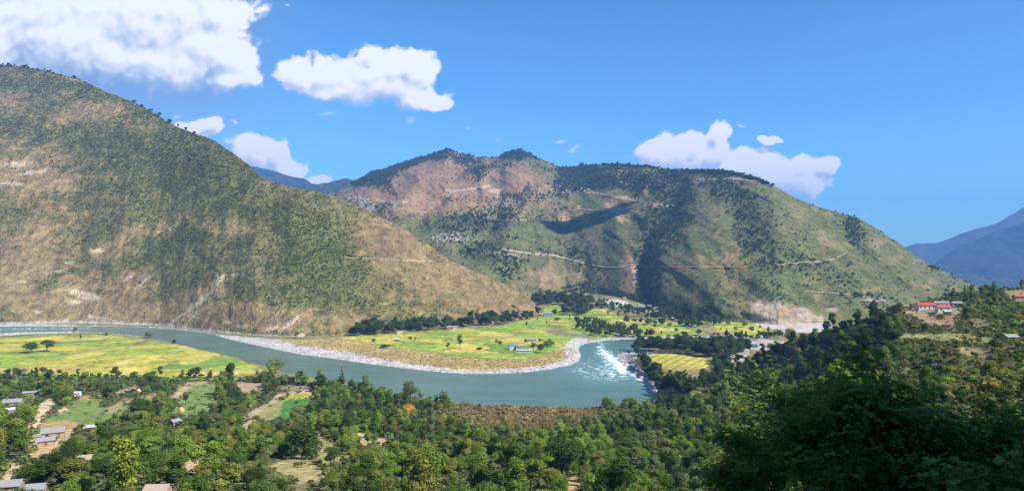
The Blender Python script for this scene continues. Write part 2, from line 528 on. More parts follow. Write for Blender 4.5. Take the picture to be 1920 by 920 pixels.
def col_left(px, py):
    g = cover_left(px, py)
    col = np.zeros(px.shape + (3,)) + C(0.265, 0.190, 0.085)
    dryr = sstep(fbm(px / 60, py / 40, 4, 48), -0.2, 0.35) * 0.6
    col = blend(col, np.clip(dryr + 0.7 * ell(px, py, 870, 520, 200, 80, 28, .6, .3), 0, 1) * .7, C(0.205, 0.142, 0.070))
    col = blend(col, sstep(g, 0.12, 0.50) * 0.92, C(0.150, 0.140, 0.048))
    col = blend(col, sstep(g, 0.50, 1.0) * 0.8, C(0.108, 0.118, 0.036))
    # pale eroded scars
    scars = [(150, 550, 30, 6, 10), (172, 557, 14, 6, 0), (142, 567, 12, 4, 0), (190, 597, 26, 4, 10), (110, 508, 20, 3, -10), (378, 562, 28, 5, -38), (330, 598, 18, 3, -35),
             (40, 528, 8, 3, 0), (410, 525, 16, 4, -40), (432, 603, 10, 3, 0), (545, 606, 24, 4, -38), (510, 616, 14, 3, -15), (70, 585, 10, 3, 0), (118, 601, 12, 3, -10),
             (28, 308, 34, 5, 0), (65, 322, 30, 4, -10), (20, 345, 20, 4, 0), (455, 612, 12, 3, 0), (445, 515, 10, 3, 0), (295, 612, 20, 2.5, 0), (566, 628, 12, 3, -30),
             (128, 492, 10, 2.5, 0), (240, 520, 14, 3, -30), (270, 528, 20, 3, -35), (180, 470, 12, 4, 0), (360, 590, 10, 6, -60)]
    for i, (cx, cy, rx, ry, rot) in enumerate(scars):
        col = blend(col, ell(px, py, cx, cy, rx, ry, rot, 0.6, .9, i, .8) * 0.8, C(0.48, 0.39, 0.27))
    sp = fbm(px / 5, py / 3, 3, 66); col = blend(col, sstep(sp, 0.33, 0.45) * sstep(py, 380, 600) * (px < 600) * 0.55 * (1 - g), PALE * .85)
    # rocky river edge
    yb = L_BASE(px)
    edge = sstep(py + 2.2 * fbm(px / 8, py / 3, 3, 68), yb - 7, yb - 3) * sstep(px, 640, 560)
    col = blend(col, edge * 0.85, C(0.42, 0.38, 0.36))
    col = blend(col, stroke(px, py, [(640, 482), (700, 484), (760, 488), (815, 489)], 0.7, .6) * .5, PALE)
    col = blend(col, ell(px, py, 431, 590, 3, 13, -3, .5, .4) * .8, C(0.05, 0.04, 0.035))
    col = blend(col, stroke(px, py, [(90, 139), (150, 152), (185, 163)], 2.2, 2) * .8, C(0.42, 0.30, 0.13))
    return col * (1 + 0.35 * fbm(px / 3.5, py / 2.5, 3, 71))[..., None]


def forest_mid(px, py):
    g = 0.38 + 0.75 * fbm(px / 45, py / 30, 5, 80, 0.6) + 0.25 * fbm(px / 12, py / 8, 3, 84)
    add = [(1255, 400, 34, 70, .9, 15), (1215, 500, 25, 70, 1.1, 0), (1225, 580, 50, 30, .8, 0), (1260, 350, 130, 22, .8, 8), (1370, 326, 110, 8, .8, 4), (1100, 335, 70, 22, .9, 0),
           (900, 420, 90, 26, .6, -8), (1000, 360, 60, 20, .5, 0), (1100, 500, 22, 50, .5, 0), (1410, 430, 34, 80, .6, -28), (1605, 440, 14, 42, .9, -18),
           (760, 310, 110, 8, .8, -20), (850, 300, 40, 12, .7, 0), (975, 290, 35, 9, .8, 0), (720, 372, 30, 30, .5, -20), (1450, 540, 60, 25, .4, 20), (860, 370, 24, 14, .4, 0), (905, 470, 45, 18, .6, 10), (1520, 500, 100, 22, .4, 25),
           (1350, 560, 26, 40, .5, -20), (900, 320, 12, 24, .5, 0), (1310, 590, 50, 14, .9, 8), (1400, 595, 12, 10, .6, 0), (690, 345, 45, 12, .6, -20), (1090, 545, 100, 10, .6, 0), (1640, 560, 60, 10, .3, 0),
           (960, 500, 50, 22, .4, 0), (1050, 470, 60, 16, .25, 0)]
    sub = [(1330, 400, 26, 70, .6, -25), (1150, 460, 50, 40, .6, 0), (1300, 500, 60, 60, .35, 0), (690, 365, 40, 14, .9, 10), (800, 330, 60, 22, .8, -30), (980, 340, 60, 18, .8, 0),
           (1450, 590, 45, 25, .9, 0), (1180, 530, 16, 40, .9, 0), (1120, 375, 40, 20, .6, 0), (1030, 520, 50, 20, .5, 0), (880, 355, 60, 10, .7, 0), (1510, 595, 60, 14, .7, 0),
           (1560, 440, 70, 12, .3, 40), (1480, 370, 60, 12, .5, 30), (1000, 430, 90, 12, .3, 0), (780, 385, 40, 14, .6, 0), (1700, 500, 80, 14, .3, 40)]
    for (cx, cy, rx, ry, a, rot) in add:
        g = g + a * ell(px, py, cx, cy, rx, ry, rot, .6, .55, int(cx) % 89, 2)
    for (cx, cy, rx, ry, a, rot) in sub:
        g = g - a * ell(px, py, cx, cy, rx, ry, rot, .6, .55, int(cx) % 83, 2)
    return np.clip(g, 0, 1)


def col_mid(px, py):
    g = forest_mid(px, py)
    col = np.zeros(px.shape + (3,)) + C(0.112, 0.122, 0.038)
    redz = sstep(px, 1120, 950) * sstep(py, 420, 380)
    col = blend(col, np.clip(redz * (0.55 + 0.9 * fbm(px / 30, py / 18, 4, 90)), 0, 1), C(0.29, 0.165, 0.095))
    col = blend(col, np.clip(sstep(fbm(px / 40, py / 30, 4, 92), 0.0, .4) * .6 + .8 * ell(px, py, 1180, 520, 14, 55, 0, .5, .4) + .6 * ell(px, py, 1395, 540, 30, 70, -25, .6, .4)
                             + .5 * ell(px, py, 1040, 525, 60, 25, 0, .6, .4) + .5 * ell(px, py, 720, 380, 120, 30, 0, .6, .4), 0, 1) * sstep(-g, -.7, -.3), C(0.27, 0.185, 0.09))
    col = blend(col, sstep(g, 0.45, 1.0) * 0.8, C(0.080, 0.100, 0.040))
    Dm = D_mid(px, py); Xm = Dm * (px - 960) / F; Zm = -Dm * (py - 460) / F
    rb = ridged((Xm + 1.1 * Zm) / 330, (Zm - .4 * Xm) / 800, 4, 15)
    rv = ridged((Xm + .4 * Zm) / 130, Zm / 420, 3, 17)
    col = blend(col, redz * sstep(rb, .25, .75) * .7, C(0.30, 0.175, 0.10))
    col = blend(col, redz * sstep(-rb, -.25, .2) * .75, C(0.075, 0.095, 0.038))
    col = blend(col, (1 - redz) * sstep(-rv, -.15, .35) * .5, C(0.080, 0.095, 0.034))
    col = blend(col, (1 - redz) * sstep(rv, .55, .9) * .22, C(0.22, 0.175, 0.085))
    pale = [(668, 372, 22, 6, 15), (690, 385, 18, 12, 30), (715, 382, 14, 4, -50), (740, 382, 14, 4, -30), (758, 378, 8, 2.5, -10), (842, 364, 3, 10, 5), (840, 357, 9, 2, 0),
            (930, 360, 16, 4, 10), (932, 366, 3, 6, 0), (907, 350, 14, 3, -10),
            (1440, 583, 30, 16, -30), (1420, 575, 12, 8, -40), (1470, 603, 30, 8, 10), (1450, 608, 45, 5, 0), (1500, 590, 26, 14, 10), (1530, 597, 20, 6, 0), (1480, 610, 50, 6, 0),
            (1560, 580, 12, 4, 0), (1640, 562, 22, 3, 5), (1175, 500, 14, 4, -20), (1192, 515, 4, 22, 5), (1383, 334, 14, 3, 0), (1440, 600, 22, 10, 20),
            (1086, 388, 4, 4, 0), (955, 478, 30, 2.5, 8), (1010, 476, 22, 2.5, 3), (830, 441, 26, 4, -8), (850, 448, 26, 3, 0)]
    for i, (cx, cy, rx, ry, rot) in enumerate(pale):
        cc = C(0.37, 0.295, 0.22) if cx > 800 else C(0.38, 0.32, 0.255)
        col = blend(col, ell(px, py, cx, cy, rx, ry, rot, .4, .6, i + 3) * 0.85, cc)
    orange = [(1215, 346, 18, 3, 5), (1211, 355, 5, 12, -12), (1160, 321, 22, 2, 2), (1165, 326, 24, 2, 2), (1180, 372, 20, 3, 12), (1150, 385, 10, 18, -30), (1160, 400, 6, 18, -25),
              (1470, 585, 10, 8, 0), (1060, 408, 10, 12, -20), (1235, 386, 26, 4, 3), (1190, 505, 5, 9, 0)]
    for i, (cx, cy, rx, ry, rot) in enumerate(orange):
        col = blend(col, ell(px, py, cx, cy, rx, ry, rot, .5, .6, i + 33) * 0.8, C(0.47, 0.29, 0.16))
    # terraces of the hill villages
    for (cx, cy, rx, ry) in [(1060, 358, 70, 14), (850, 445, 55, 14), (1240, 385, 50, 10), (940, 383, 40, 8), (900, 400, 60, 14)]:
        t = ell(px, py, cx, cy, rx, ry, 0, .6, .5, 8)
        st = 0.5 + 0.5 * np.sin(py * 1.9 + 2.5 * fbm(px / 14, py / 9, 3, 95))
        col = blend(col, t * sstep(st, .5, .9) * .5, C(0.30, 0.26, 0.13))
    return col * (1 + 0.35 * fbm(px / 3.5, py / 2.5, 3, 96))[..., None]


def voro(x, y, seed=0):
    """id hash and edge distance of jittered cells"""
    xi = np.floor(x).astype(int); yi = np.floor(y).astype(int)
    d1 = np.full(x.shape, 9.0); d2 = np.full(x.shape, 9.0); h = np.zeros(x.shape)
    for ox in (-1, 0, 1):
        for oy in (-1, 0, 1):
            cx = xi + ox; cy = yi + oy
            r1 = _perm[(_perm[(cx + seed * 7) & 255] + cy) & 255] / 255.0; r2 = _perm[(_perm[(cy + 31 + seed) & 255] + cx) & 255] / 255.0
            r3 = _perm[(_perm[(cx + 77) & 255] + cy + seed) & 255] / 255.0
            d = np.abs(x - cx - .15 - .7 * r1) * .9 + np.abs(y - cy - .15 - .7 * r2) * .9
            nn = d < d1
            d2 = np.where(nn, d1, np.minimum(d2, d)); h = np.where(nn, r3, h); d1 = np.where(nn, d, d1)
    return h, d2 - d1


FIELD_PEN = [(620, 634), (700, 628), (760, 624), (860, 617), (940, 610), (1010, 595), (1025, 575), (1060, 566), (1130, 580), (1190, 598), (1290, 607), (1330, 628),
             (1200, 629), (1120, 634), (1085, 640), (1050, 654), (1000, 672), (930, 673), (860, 667), (780, 656), (700, 645), (650, 636)]
FIELD_LEFT = [(-520, 640), (0, 634), (60, 630), (150, 627), (220, 628), (270, 637), (320, 642), (360, 652), (400, 662), (440, 671), (478, 684), (500, 696), (420, 712),
              (200, 712), (100, 710), (-520, 715)]
FIELD_FAR = [(1325, 606), (1370, 603), (1430, 606), (1462, 618), (1455, 628), (1400, 632), (1350, 622)]
FIELD_TER = [(1203, 659), (1281, 663), (1320, 670), (1331, 679), (1325, 688), (1297, 693), (1283, 709), (1253, 705), (1227, 686)]


def field_color(px, py, X, Y, seed, sx, sy, ang, lush):
    c, s = math.cos(rad(ang)), math.sin(rad(ang))
    x = (X * c + Y * s) / sx + .35 * fbm(X / 90, Y / 90, 2, seed); y = (-X * s + Y * c) / sy + .5 * fbm(X / 120, Y / 120, 2, seed + 3)
    h, ed = voro(x, y, seed)
    col = np.zeros(px.shape + (3,)) + YGR
    col = blend(col, sstep(h, .55 + lush * .25, .62 + lush * .25) * 1.0, YEL)
    col = blend(col, sstep(h, .86 + lush * .1, .90 + lush * .1) * .8, C(0.50, 0.38, 0.13))
    col = blend(col, sstep(-h, -.22 - .2 * lush, -.12 - .2 * lush) * .8, GRN * 1.25)
    col = blend(col, (1 - sstep(ed, 0.02, 0.10)) * .6, C(0.10, 0.13, 0.035))
    return col * (1 + .22 * fbm(X / 8, Y / 16, 3, seed + 5) + .15 * fbm(X / 50, Y / 60, 3, seed + 8))[..., None]


def col_floor(px, py):
    D = D_floor(px, py); X = D * (px - 960) / F; Y = D
    sdv = river_sd(px, py)
    col = np.zeros(px.shape + (3,)) + C(0.24, 0.20, 0.085)
    col = col * (1 + .5 * fbm(X / 20, Y / 25, 4, 101))[..., None]
    # green scrub patches inland
    col = blend(col, sstep(fbm(X / 60, Y / 80, 4, 103), -.05, .3) * .7, G_MID * 1.2)
    col = blend(col, polymask(px, py, FIELD_PEN, 1.5, 3, 1), field_color(px, py, X, Y, 1, 85, 34, -14, 0.55)) if False else \
        col * (1 - polymask(px, py, FIELD_PEN, 1.5, 3, 1)[..., None]) + field_color(px, py, X, Y, 1, 62, 24, -14, 0.35) * polymask(px, py, FIELD_PEN, 1.5, 3, 1)[..., None]
    m = polymask(px, py, FIELD_LEFT, 1.2, 2, 2)[..., None]
    col = col * (1 - m) + field_color(px, py, X, Y, 4, 80, 30, 24, -0.25) * m
    m = polymask(px, py, FIELD_FAR, 1.2, 2, 3)[..., None]
    col = col * (1 - m) + field_color(px, py, X, Y, 6, 60, 30, -10, 0.1) * m
    # dry grass belt and brown plots on the inside of the bend
    belt = [(500, 636), (640, 636), (700, 646), (780, 657), (860, 668), (930, 674), (1000, 673), (1030, 662), (1060, 645), (1085, 645), (1080, 670), (1040, 684), (960, 694), (860, 694), (760, 684), (640, 662), (560, 648)]
    col = blend(col, polymask(px, py, belt, 1.5, 2, 5) * .95, C(0.40, 0.295, 0.120))
    col = col * (1 + .20 * fbm(px / 4, py / 2, 3, 107))[..., None]
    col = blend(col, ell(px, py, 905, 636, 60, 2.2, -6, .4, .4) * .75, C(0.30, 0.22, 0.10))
    col = blend(col, ell(px, py, 880, 651, 26, 6, 8, .3, .3) * .9, C(0.55, 0.43, 0.08))
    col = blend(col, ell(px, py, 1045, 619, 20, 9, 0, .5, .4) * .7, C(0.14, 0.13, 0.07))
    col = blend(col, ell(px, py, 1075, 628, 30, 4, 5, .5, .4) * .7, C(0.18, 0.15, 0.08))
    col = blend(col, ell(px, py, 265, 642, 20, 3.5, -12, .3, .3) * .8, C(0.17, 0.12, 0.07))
    col = blend(col, ell(px, py, 170, 657, 60, 3, -8, .5, .4) * .5, C(0.30, 0.24, 0.09))
    for (cx, cy, rx, ry, rot) in [(285, 672, 22, 4, -25), (160, 666, 40, 4, -8), (370, 672, 34, 8, -12), (230, 696, 40, 6, -6), (60, 636, 60, 3, -4)]:
        col = blend(col, ell(px, py, cx, cy, rx, ry, rot, .2, .25) * .8, C(0.56, 0.46, 0.09))
    col = blend(col, ell(px, py, 235, 678, 18, 4, -15, .3, .3) * .7, C(0.58, 0.46, 0.20))
    # roads and paths across the fields
    for pts in ([(860, 617), (940, 603), (985, 597)], [(985, 609), (1060, 622), (1110, 628)], [(1030, 592), (1100, 596), (1160, 606)]):
        col = blend(col, stroke(px, py, pts, .8, .7) * .7, C(0.40, 0.34, 0.22))
    # steps of the terraced paddies
    m = polymask(px, py, FIELD_TER, 1.0, 1.5, 9)
    low = sstep(py + (px - 1260) * -.02, 672, 690)
    tc_ = np.zeros(px.shape + (3,)) + YEL * 1.05
    tc_ = blend(tc_, low * .8 * sstep(px, 1325, 1285), C(0.30, 0.24, 0.085))
    tc_ = blend(tc_, sstep(np.sin((py + .5 * (px - 1200)) * .62 + 2 * fbm(px / 30, py / 20, 2, 11)), .45, .95) * .55, C(0.10, 0.11, 0.03))
    col = col * (1 - m[..., None]) + tc_ * m[..., None]
    # pale gravel bars along the water
    gw = np.interp(px, [-520, 0, 130, 150, 405, 425, 520, 640, 760, 900, 1040, 1085, 1110, 1200, 1240, 1400, 1450], [24, 12, 6, 2, 2, 14, 40, 40, 26, 16, 26, 34, 12, 12, 14, 30, 30])
    gw = gw * (1 + .3 * fbm(px / 20, py / 10, 3, 120))
    north = (py < np.interp(px, [-520, 0, 400, 560, 800, 1090, 1150, 1500], [613, 613, 640, 680, 720, 700, 645, 650]))
    gmask = sstep(-sdv, -gw, -gw * .72) * np.where(north, 1, (px < 140) * 1.0)
    grav = C(0.47, 0.44, 0.415) * (1 + .30 * fbm(px / 5, py / 1.8, 4, 122))[..., None]
    col = col * (1 - gmask[..., None]) + grav * gmask[..., None]
    rk = sstep(-sdv, -34, -20) * ell(px, py, 1190, 690, 45, 60, -30, .3, .2)
    rc = C(0.30, 0.27, 0.26) * (1 + .9 * fbm(px / 5, py / 3, 3, 125))[..., None]
    col = col * (1 - rk[..., None]) + rc * rk[..., None]
    # white gravel yard, dry stream bed, foot of the landslide
    col = blend(col, ell(px, py, 1157, 568, 26, 7, 6, .15, .3) * .95, C(0.54, 0.50, 0.44))
    col = blend(col, ell(px, py, 1102, 556, 9, 3, 25, .2, .2) * .9, C(0.62, 0.58, 0.54))
    col = blend(col, polymask(px, py, [(1310, 634), (1400, 634), (1470, 640), (1470, 655), (1400, 655), (1330, 646)], 1.5, 2) * .9, C(0.46, 0.42, 0.38))
    col = blend(col, polymask(px, py, [(1405, 600), (1440, 606), (1500, 604), (1560, 600), (1560, 625), (1470, 622), (1420, 610)], 1.5, 3) * .95, C(0.50, 0.44, 0.38))
    col = blend(col, polymask(px, py, [(1345, 665), (1370, 650), (1405, 655), (1400, 690), (1375, 680), (1350, 700)], 1.5, 2) * .8, C(0.40, 0.35, 0.32))
    wet = sstep(sdv, -3, 3)
    col = col * (0.45 + .55 * wet)[..., None]
    return np.clip(col, 0.01, .85)


OPEN = [  # clearings on the near slope: polygon, soil colour, name
    ([(82, 791), (135, 752), (195, 744), (190, 766), (310, 732), (310, 746), (250, 767), (226, 792), (178, 800), (120, 796)], C(0.17, 0.23, 0.060)),
    ([(148, 742), (190, 737), (192, 744), (150, 750)], C(0.38, 0.26, 0.13)),
    ([(190, 772), (225, 752), (290, 737), (305, 738), (240, 757), (215, 775)], C(0.33, 0.26, 0.11)),
    ([(213, 735), (255, 723), (258, 730), (218, 742)], C(0.38, 0.27, 0.15)),
    ([(335, 720), (408, 718), (402, 760), (372, 782), (322, 775), (340, 745)], C(0.17, 0.24, 0.060)),
    ([(318, 745), (350, 716), (400, 714), (362, 722), (330, 750)], C(0.42, 0.30, 0.16)),
    ([(60, 795), (75, 757), (96, 744), (102, 758), (88, 776), (66, 803)], C(0.60, 0.45, 0.28)),
    ([(106, 770), (124, 762), (128, 768), (112, 776)], C(0.58, 0.43, 0.24)),
    ([(0, 902), (18, 868), (42, 866), (30, 890), (10, 905)], C(0.60, 0.43, 0.26)),
    ([(45, 812), (58, 790), (60, 802), (50, 818)], C(0.52, 0.38, 0.22)),
    ([(50, 862), (56, 818), (90, 806), (140, 800), (140, 812), (98, 845), (60, 868)], C(0.48, 0.33, 0.17)),
    ([(74, 792), (130, 788), (180, 800), (172, 806), (120, 804), (76, 806)], C(0.40, 0.28, 0.12)),
    ([(346, 866), (372, 858), (388, 846), (402, 852), (394, 872), (372, 892), (352, 882)], C(0.52, 0.36, 0.19)),
    ([(534, 738), (578, 735), (590, 741), (577, 746), (534, 750)], C(0.34, 0.36, 0.05)),
    ([(534, 750), (578, 746), (584, 752), (566, 764), (546, 784), (516, 786), (520, 768)], C(0.07, 0.20, 0.035)),
    ([(456, 782), (480, 764), (503, 756), (520, 738), (578, 729), (597, 744), (590, 748), (577, 736), (532, 740), (508, 766), (470, 786)], C(0.46, 0.33, 0.20)),
    ([(500, 762), (534, 748), (524, 778), (500, 790), (470, 790)], C(0.28, 0.27, 0.09)),
    ([(443, 715), (490, 718), (494, 731), (463, 738), (448, 730)], C(0.42, 0.29, 0.19)),
    ([(450, 800), (468, 786), (478, 792), (462, 812)], C(0.42, 0.31, 0.16)),
    ([(520, 730), (540, 722), (590, 724), (560, 732)], C(0.30, 0.22, 0.14)),
    ([(588, 814), (600, 816), (657, 856), (656, 870), (626, 862), (608, 874), (596, 862)], C(0.31, 0.29, 0.10)),
    ([(500, 874), (560, 850), (604, 880), (610, 900), (560, 908), (536, 890)], C(0.34, 0.28, 0.12)),
    ([(430, 892), (462, 878), (460, 892), (436, 900)], C(0.42, 0.28, 0.14)),
    ([(668, 810), (700, 814), (694, 834), (676, 836)], C(0.45, 0.34, 0.17)),
    ([(706, 820), (742, 822), (738, 832), (708, 834)], C(0.48, 0.36, 0.19)),
    ([(590, 806), (602, 812), (596, 820)], C(0.5, 0.38, 0.22)),
    ([(1062, 898), (1080, 892), (1090, 915), (1066, 918)], C(0.48, 0.30, 0.14)),
    ([(1686, 626), (1780, 624), (1866, 634), (1866, 642), (1780, 638), (1690, 636)], C(0.26, 0.27, 0.08)),
    ([(1690, 582), (1720, 580), (1760, 598), (1800, 604), (1790, 614), (1740, 606)], C(0.32, 0.22, 0.12)),
    ([(1715, 579), (1800, 577), (1812, 588), (1760, 592), (1715, 588)], C(0.26, 0.20, 0.11)),
    ([(1766, 592), (1790, 592), (1788, 604), (1768, 603)], C(0.30, 0.18, 0.10)),
    ([(1810, 602), (1840, 599), (1855, 612), (1825, 614)], C(0.27, 0.20, 0.10)),
    ([(1880, 545), (1950, 542), (1960, 566), (1900, 566)], C(0.24, 0.22, 0.09)),
    ([(1800, 650), (1850, 655), (1850, 672), (1800, 668)], C(0.30, 0.24, 0.10)),
]


def open_mask(px, py, grow=0.0):
    m = np.zeros(np.shape(px))
    for poly, _ in OPEN:
        d = seg_dist(px, py, poly, True, 1.4)
        m = np.maximum(m, np.where(inside(px, py, poly), 1.0, sstep(-d, -grow - 1e-3, 0) if grow else 0.0))
    return m


def col_near(px, py):
    D = D_near(px, py); X = D * (px - 960) / F
    col = np.zeros(px.shape + (3,)) + C(0.110, 0.120, 0.042)
    col = blend(col, sstep(fbm(X / 25, D / 25, 4, 130), 0.0, .35) * .8, C(0.22, 0.17, 0.075))
    scrub = ell(px, py, 985, 775, 160, 30, 0, .6, .5, 4)
    col = blend(col, scrub * .8, C(0.32, 0.225, 0.10))
    kn = sstep(px, 1660, 1740)
    col = blend(col, kn * sstep(fbm(X / 30, D / 30, 4, 132), -.2, .25) * .6, C(0.21, 0.195, 0.075))
    col = blend(col, kn * sstep(fbm(X / 22, D / 22, 4, 135), .12, .35) * .45, C(0.30, 0.20, 0.11))
    for i, (poly, c) in enumerate(OPEN):
        m = polymask(px, py, poly, 1.2, 1.6, i)
        c = c * (1 + .25 * fbm(X / 6, D / 10, 3, 140))[..., None]
        col = col * (1 - m[..., None]) + c * m[..., None]
    col = blend(col, stroke(px, py, [(1690, 583), (1712, 590), (1740, 601), (1762, 605)], .9, .6) * .8, C(0.48, 0.42, 0.26))
    for yy in (579.5, 583.0):
        col = blend(col, stroke(px, py, [(1682, yy), (1725, yy + 1)], .7, .5) * .7, C(0.40, 0.36, 0.2))
    col = blend(col, stroke(px, py, [(1380, 712), (1395, 722), (1418, 738)], 1.6, 1) * .9, C(0.42, 0.38, 0.34))
    col = blend(col, stroke(px, py, [(1690, 630), (1770, 629), (1860, 639)], 1.0, .8) * .8, C(0.46, 0.36, 0.2))
    return np.clip(col * (1 + .3 * fbm(X / 4, D / 5, 3, 141))[..., None], .01, .8)


# ------------------------------------------------------------------ materials
def mat(name):
    m = bpy.data.materials.new(name); m.use_nodes = True
    t = NT(m.node_tree)
    bs = t.n.get('Principled BSDF')
    return m, t, bs


def ground_mat(name, sc=1.0, bump=1.0, rough=0.95):
    m, t, bs = mat(name)
    at = t.new('ShaderNodeAttribute', attribute_name='albedo')
    geo = t.new('ShaderNodeNewGeometry')
    n1 = t.noise(geo.outputs['Position'], 0.35 / sc, 5, 0.65)
    n2 = t.noise(geo.outputs['Position'], 0.06 / sc, 4, 0.6)
    f = t.m('MULTIPLY', t.ss(n1, 0.25, 0.75, 0.62, 1.38), t.ss(n2, 0.3, 0.7, 0.85, 1.15))
    cc = t.new('ShaderNodeVectorMath', operation='SCALE'); t.put(cc.inputs[0], at.outputs['Color']); t.put(cc.inputs['Scale'], f)
    t.put(bs.inputs['Base Color'], cc.outputs[0])
    bs.inputs['Roughness'].default_value = rough
    bs.inputs['Specular IOR Level'].default_value = 0.15
    b = t.new('ShaderNodeBump'); b.inputs['Strength'].default_value = 0.9; b.inputs['Distance'].default_value = 1.6 * sc * bump
    t.put(b.inputs['Height'], n1); t.put(bs.inputs['Normal'], b.outputs[0])
    return m


M_HILL = ground_mat('hill_ground', 6.0, 1.2)
M_FAR = ground_mat('far_ground', 14.0, 2.0)
M_FLOOR = ground_mat('valley_ground', 2.0, .4)
M_NEARG = ground_mat('slope_ground', 1.0, .6)


def plain(name, c, rough=0.7, spec=0.3, var=0.15, sc=1.0, metal=0.0, bump=0.0):
    m, t, bs = mat(name)
    tcn = t.new('ShaderNodeTexCoord')
    n = t.noise(tcn.outputs['Object'], sc, 5, 0.6)
    a = tuple(min(1, x * (1 + var)) for x in c) + (1,); b = tuple(x * (1 - var) for x in c) + (1,)
    t.put(bs.inputs['Base Color'], t.mix(n, b, a))
    bs.inputs['Roughness'].default_value = rough; bs.inputs['Specular IOR Level'].default_value = spec
    bs.inputs['Metallic'].default_value = metal
    if bump:
        bp = t.new('ShaderNodeBump'); bp.inputs['Distance'].default_value = bump; t.put(bp.inputs['Height'], n); t.put(bs.inputs['Normal'], bp.outputs[0])
    return m


def leaf_mat(name, source, trans=0.3):
    """foliage; the tint comes from the object colour or, for scattered stuff, from each point"""
    m, t, bs = mat(name)
    t.n.remove(bs)
    out = t.n.get('Material Output')
    if source == 'object':
        base = t.new('ShaderNodeObjectInfo').outputs['Color']
    else:
        base = t.new('ShaderNodeAttribute', attribute_type='INSTANCER', attribute_name='tint').outputs['Color']
    va = t.new('ShaderNodeAttribute', attribute_name='leafvar')
    f = t.ss(va.outputs['Fac'], 0.0, 1.0, 0.60, 1.45)
    sc = t.new('ShaderNodeVectorMath', operation='SCALE'); t.put(sc.inputs[0], base); t.put(sc.inputs['Scale'], f)
    d = t.new('ShaderNodeBsdfDiffuse'); t.put(d.inputs[0], sc.outputs[0])
    tr = t.new('ShaderNodeBsdfTranslucent'); t.put(tr.inputs[0], t.mix(1.0, sc.outputs[0], (1.1, 1.15, 0.5, 1), 'MULTIPLY'))
    mx_ = t.new('ShaderNodeMixShader'); mx_.inputs[0].default_value = trans
    t.l.new(d.outputs[0], mx_.inputs[1]); t.l.new(tr.outputs[0], mx_.inputs[2]); t.l.new(mx_.outputs[0], out.inputs[0])
    return m


M_LEAF_O = leaf_mat('leaf_of_tree', 'object', .38)
M_LEAF_S = leaf_mat('leaf_of_wood', 'stuff', .38)
M_LEAF_H = leaf_mat('leaf_of_scrub', 'stuff', .5)
M_BARK = plain('bark', (0.13, 0.10, 0.075), .9, .1, .3, 3.0)
M_BARKG = plain('pale_bark', (0.36, 0.32, 0.26), .9, .1, .3, 3.0)

# ------------------------------------------------------------------ mesh builders


def link_mesh(name, me, mats=(), parent=None, loc=None):
    for m in mats:
        me.materials.append(m)
    o = bpy.data.objects.new(name, me)
    COL.objects.link(o)
    if parent:
        o.parent = parent
    if loc is not None:
        o.location = loc
    return o


def np_mesh(name, verts, faces, smooth=True, attr=None, attrname='albedo', fvar=None):
    """verts (n,3); faces (m,k) constant k"""
    me = bpy.data.meshes.new(name)
    verts = np.asarray(verts, np.float32); faces = np.asarray(faces, np.int32)
    nv, (nf, k) = len(verts), faces.shape
    me.vertices.add(nv); me.vertices.foreach_set('co', verts.ravel())
    me.loops.add(nf * k); me.loops.foreach_set('vertex_index', faces.ravel())
    me.polygons.add(nf)
    me.polygons.foreach_set('loop_start', np.arange(0, nf * k, k, dtype=np.int32))
    try:
        me.polygons.foreach_set('loop_total', np.full(nf, k, np.int32))
    except Exception:
        pass
    me.polygons.foreach_set('use_smooth', np.full(nf, smooth, bool))
    if attr is not None:
        a = me.attributes.new(attrname, 'FLOAT_COLOR', 'POINT')
        c = np.ones((nv, 4), np.float32); c[:, :3] = attr
        a.data.foreach_set('color', c.ravel())
    if fvar is not None:
        a = me.attributes.new('leafvar', 'FLOAT', 'FACE')
        a.data.foreach_set('value', np.asarray(fvar, np.float32))
    me.update(calc_edges=True)
    return me


def grid_faces(nr, nc):
    i = np.arange(nr * nc).reshape(nr, nc)
    return np.stack([i[:-1, :-1], i[1:, :-1], i[1:, 1:], i[:-1, 1:]], -1).reshape(-1, 4)


def structure(o, label=None):
    o['kind'] = 'structure'
    if label:
        o['label'] = label
    return o


def hill_sheet(name, xs, crest, base, depth, colf, rows, m, under=10, back=None, label=None):
    """a hillside surface from its foot up to its crest and on down its far side"""
    t = np.linspace(0, 1, rows)[:, None]
    PX = np.broadcast_to(xs[None, :], (rows, len(xs))).astype(float)
    yb = base(xs)[None, :] + under; yc = crest(xs)[None, :]
    PY = yb + (yc - yb) * t
    D = depth(PX, PY)
    V_ = P(PX, PY, D)
    colr = colf(PX, PY)
    top = V_[-1]
    extra = []; ce = []
    dirs = top / np.linalg.norm(top[:, :2], axis=1)[:, None]
    dirs[:, 2] = 0
    for j in range(1, 9):
        q = top + dirs * (90.0 * j ** 1.25)
        zz = top[:, 2] - (90.0 * j ** 1.25) * (0.10 + 0.05 * j) - 2
        q[:, 2] = np.maximum(zz, WATER - 298)
        extra.append(q); ce.append(colr[-1])
    V_ = np.concatenate([V_, np.array(extra)], 0); colr = np.concatenate([colr, np.array(ce)], 0)
    nr, nc = V_.shape[:2]
    me = np_mesh(name, V_.reshape(-1, 3), grid_faces(nr, nc)[:, ::-1], True, colr.reshape(-1, 3))
    return structure(link_mesh(name, me, [m]), label)


# --- big ground sheet that reaches the horizon
R = 13500
gx = np.linspace(-R, R, 90); GX, GY = np.meshgrid(gx, gx)
GR = np.hypot(GX, GY)
gv = np.stack([GX, GY, WATER - 7.0 - 300 * sstep(GR, 2400, 5200)], -1)
me = np_mesh('ground', gv.reshape(-1, 3), grid_faces(90, 90), True, np.tile(G_MID, (90 * 90, 1)))
structure(link_mesh('ground', me, [M_FAR]), 'green valley ground running on to the horizon')

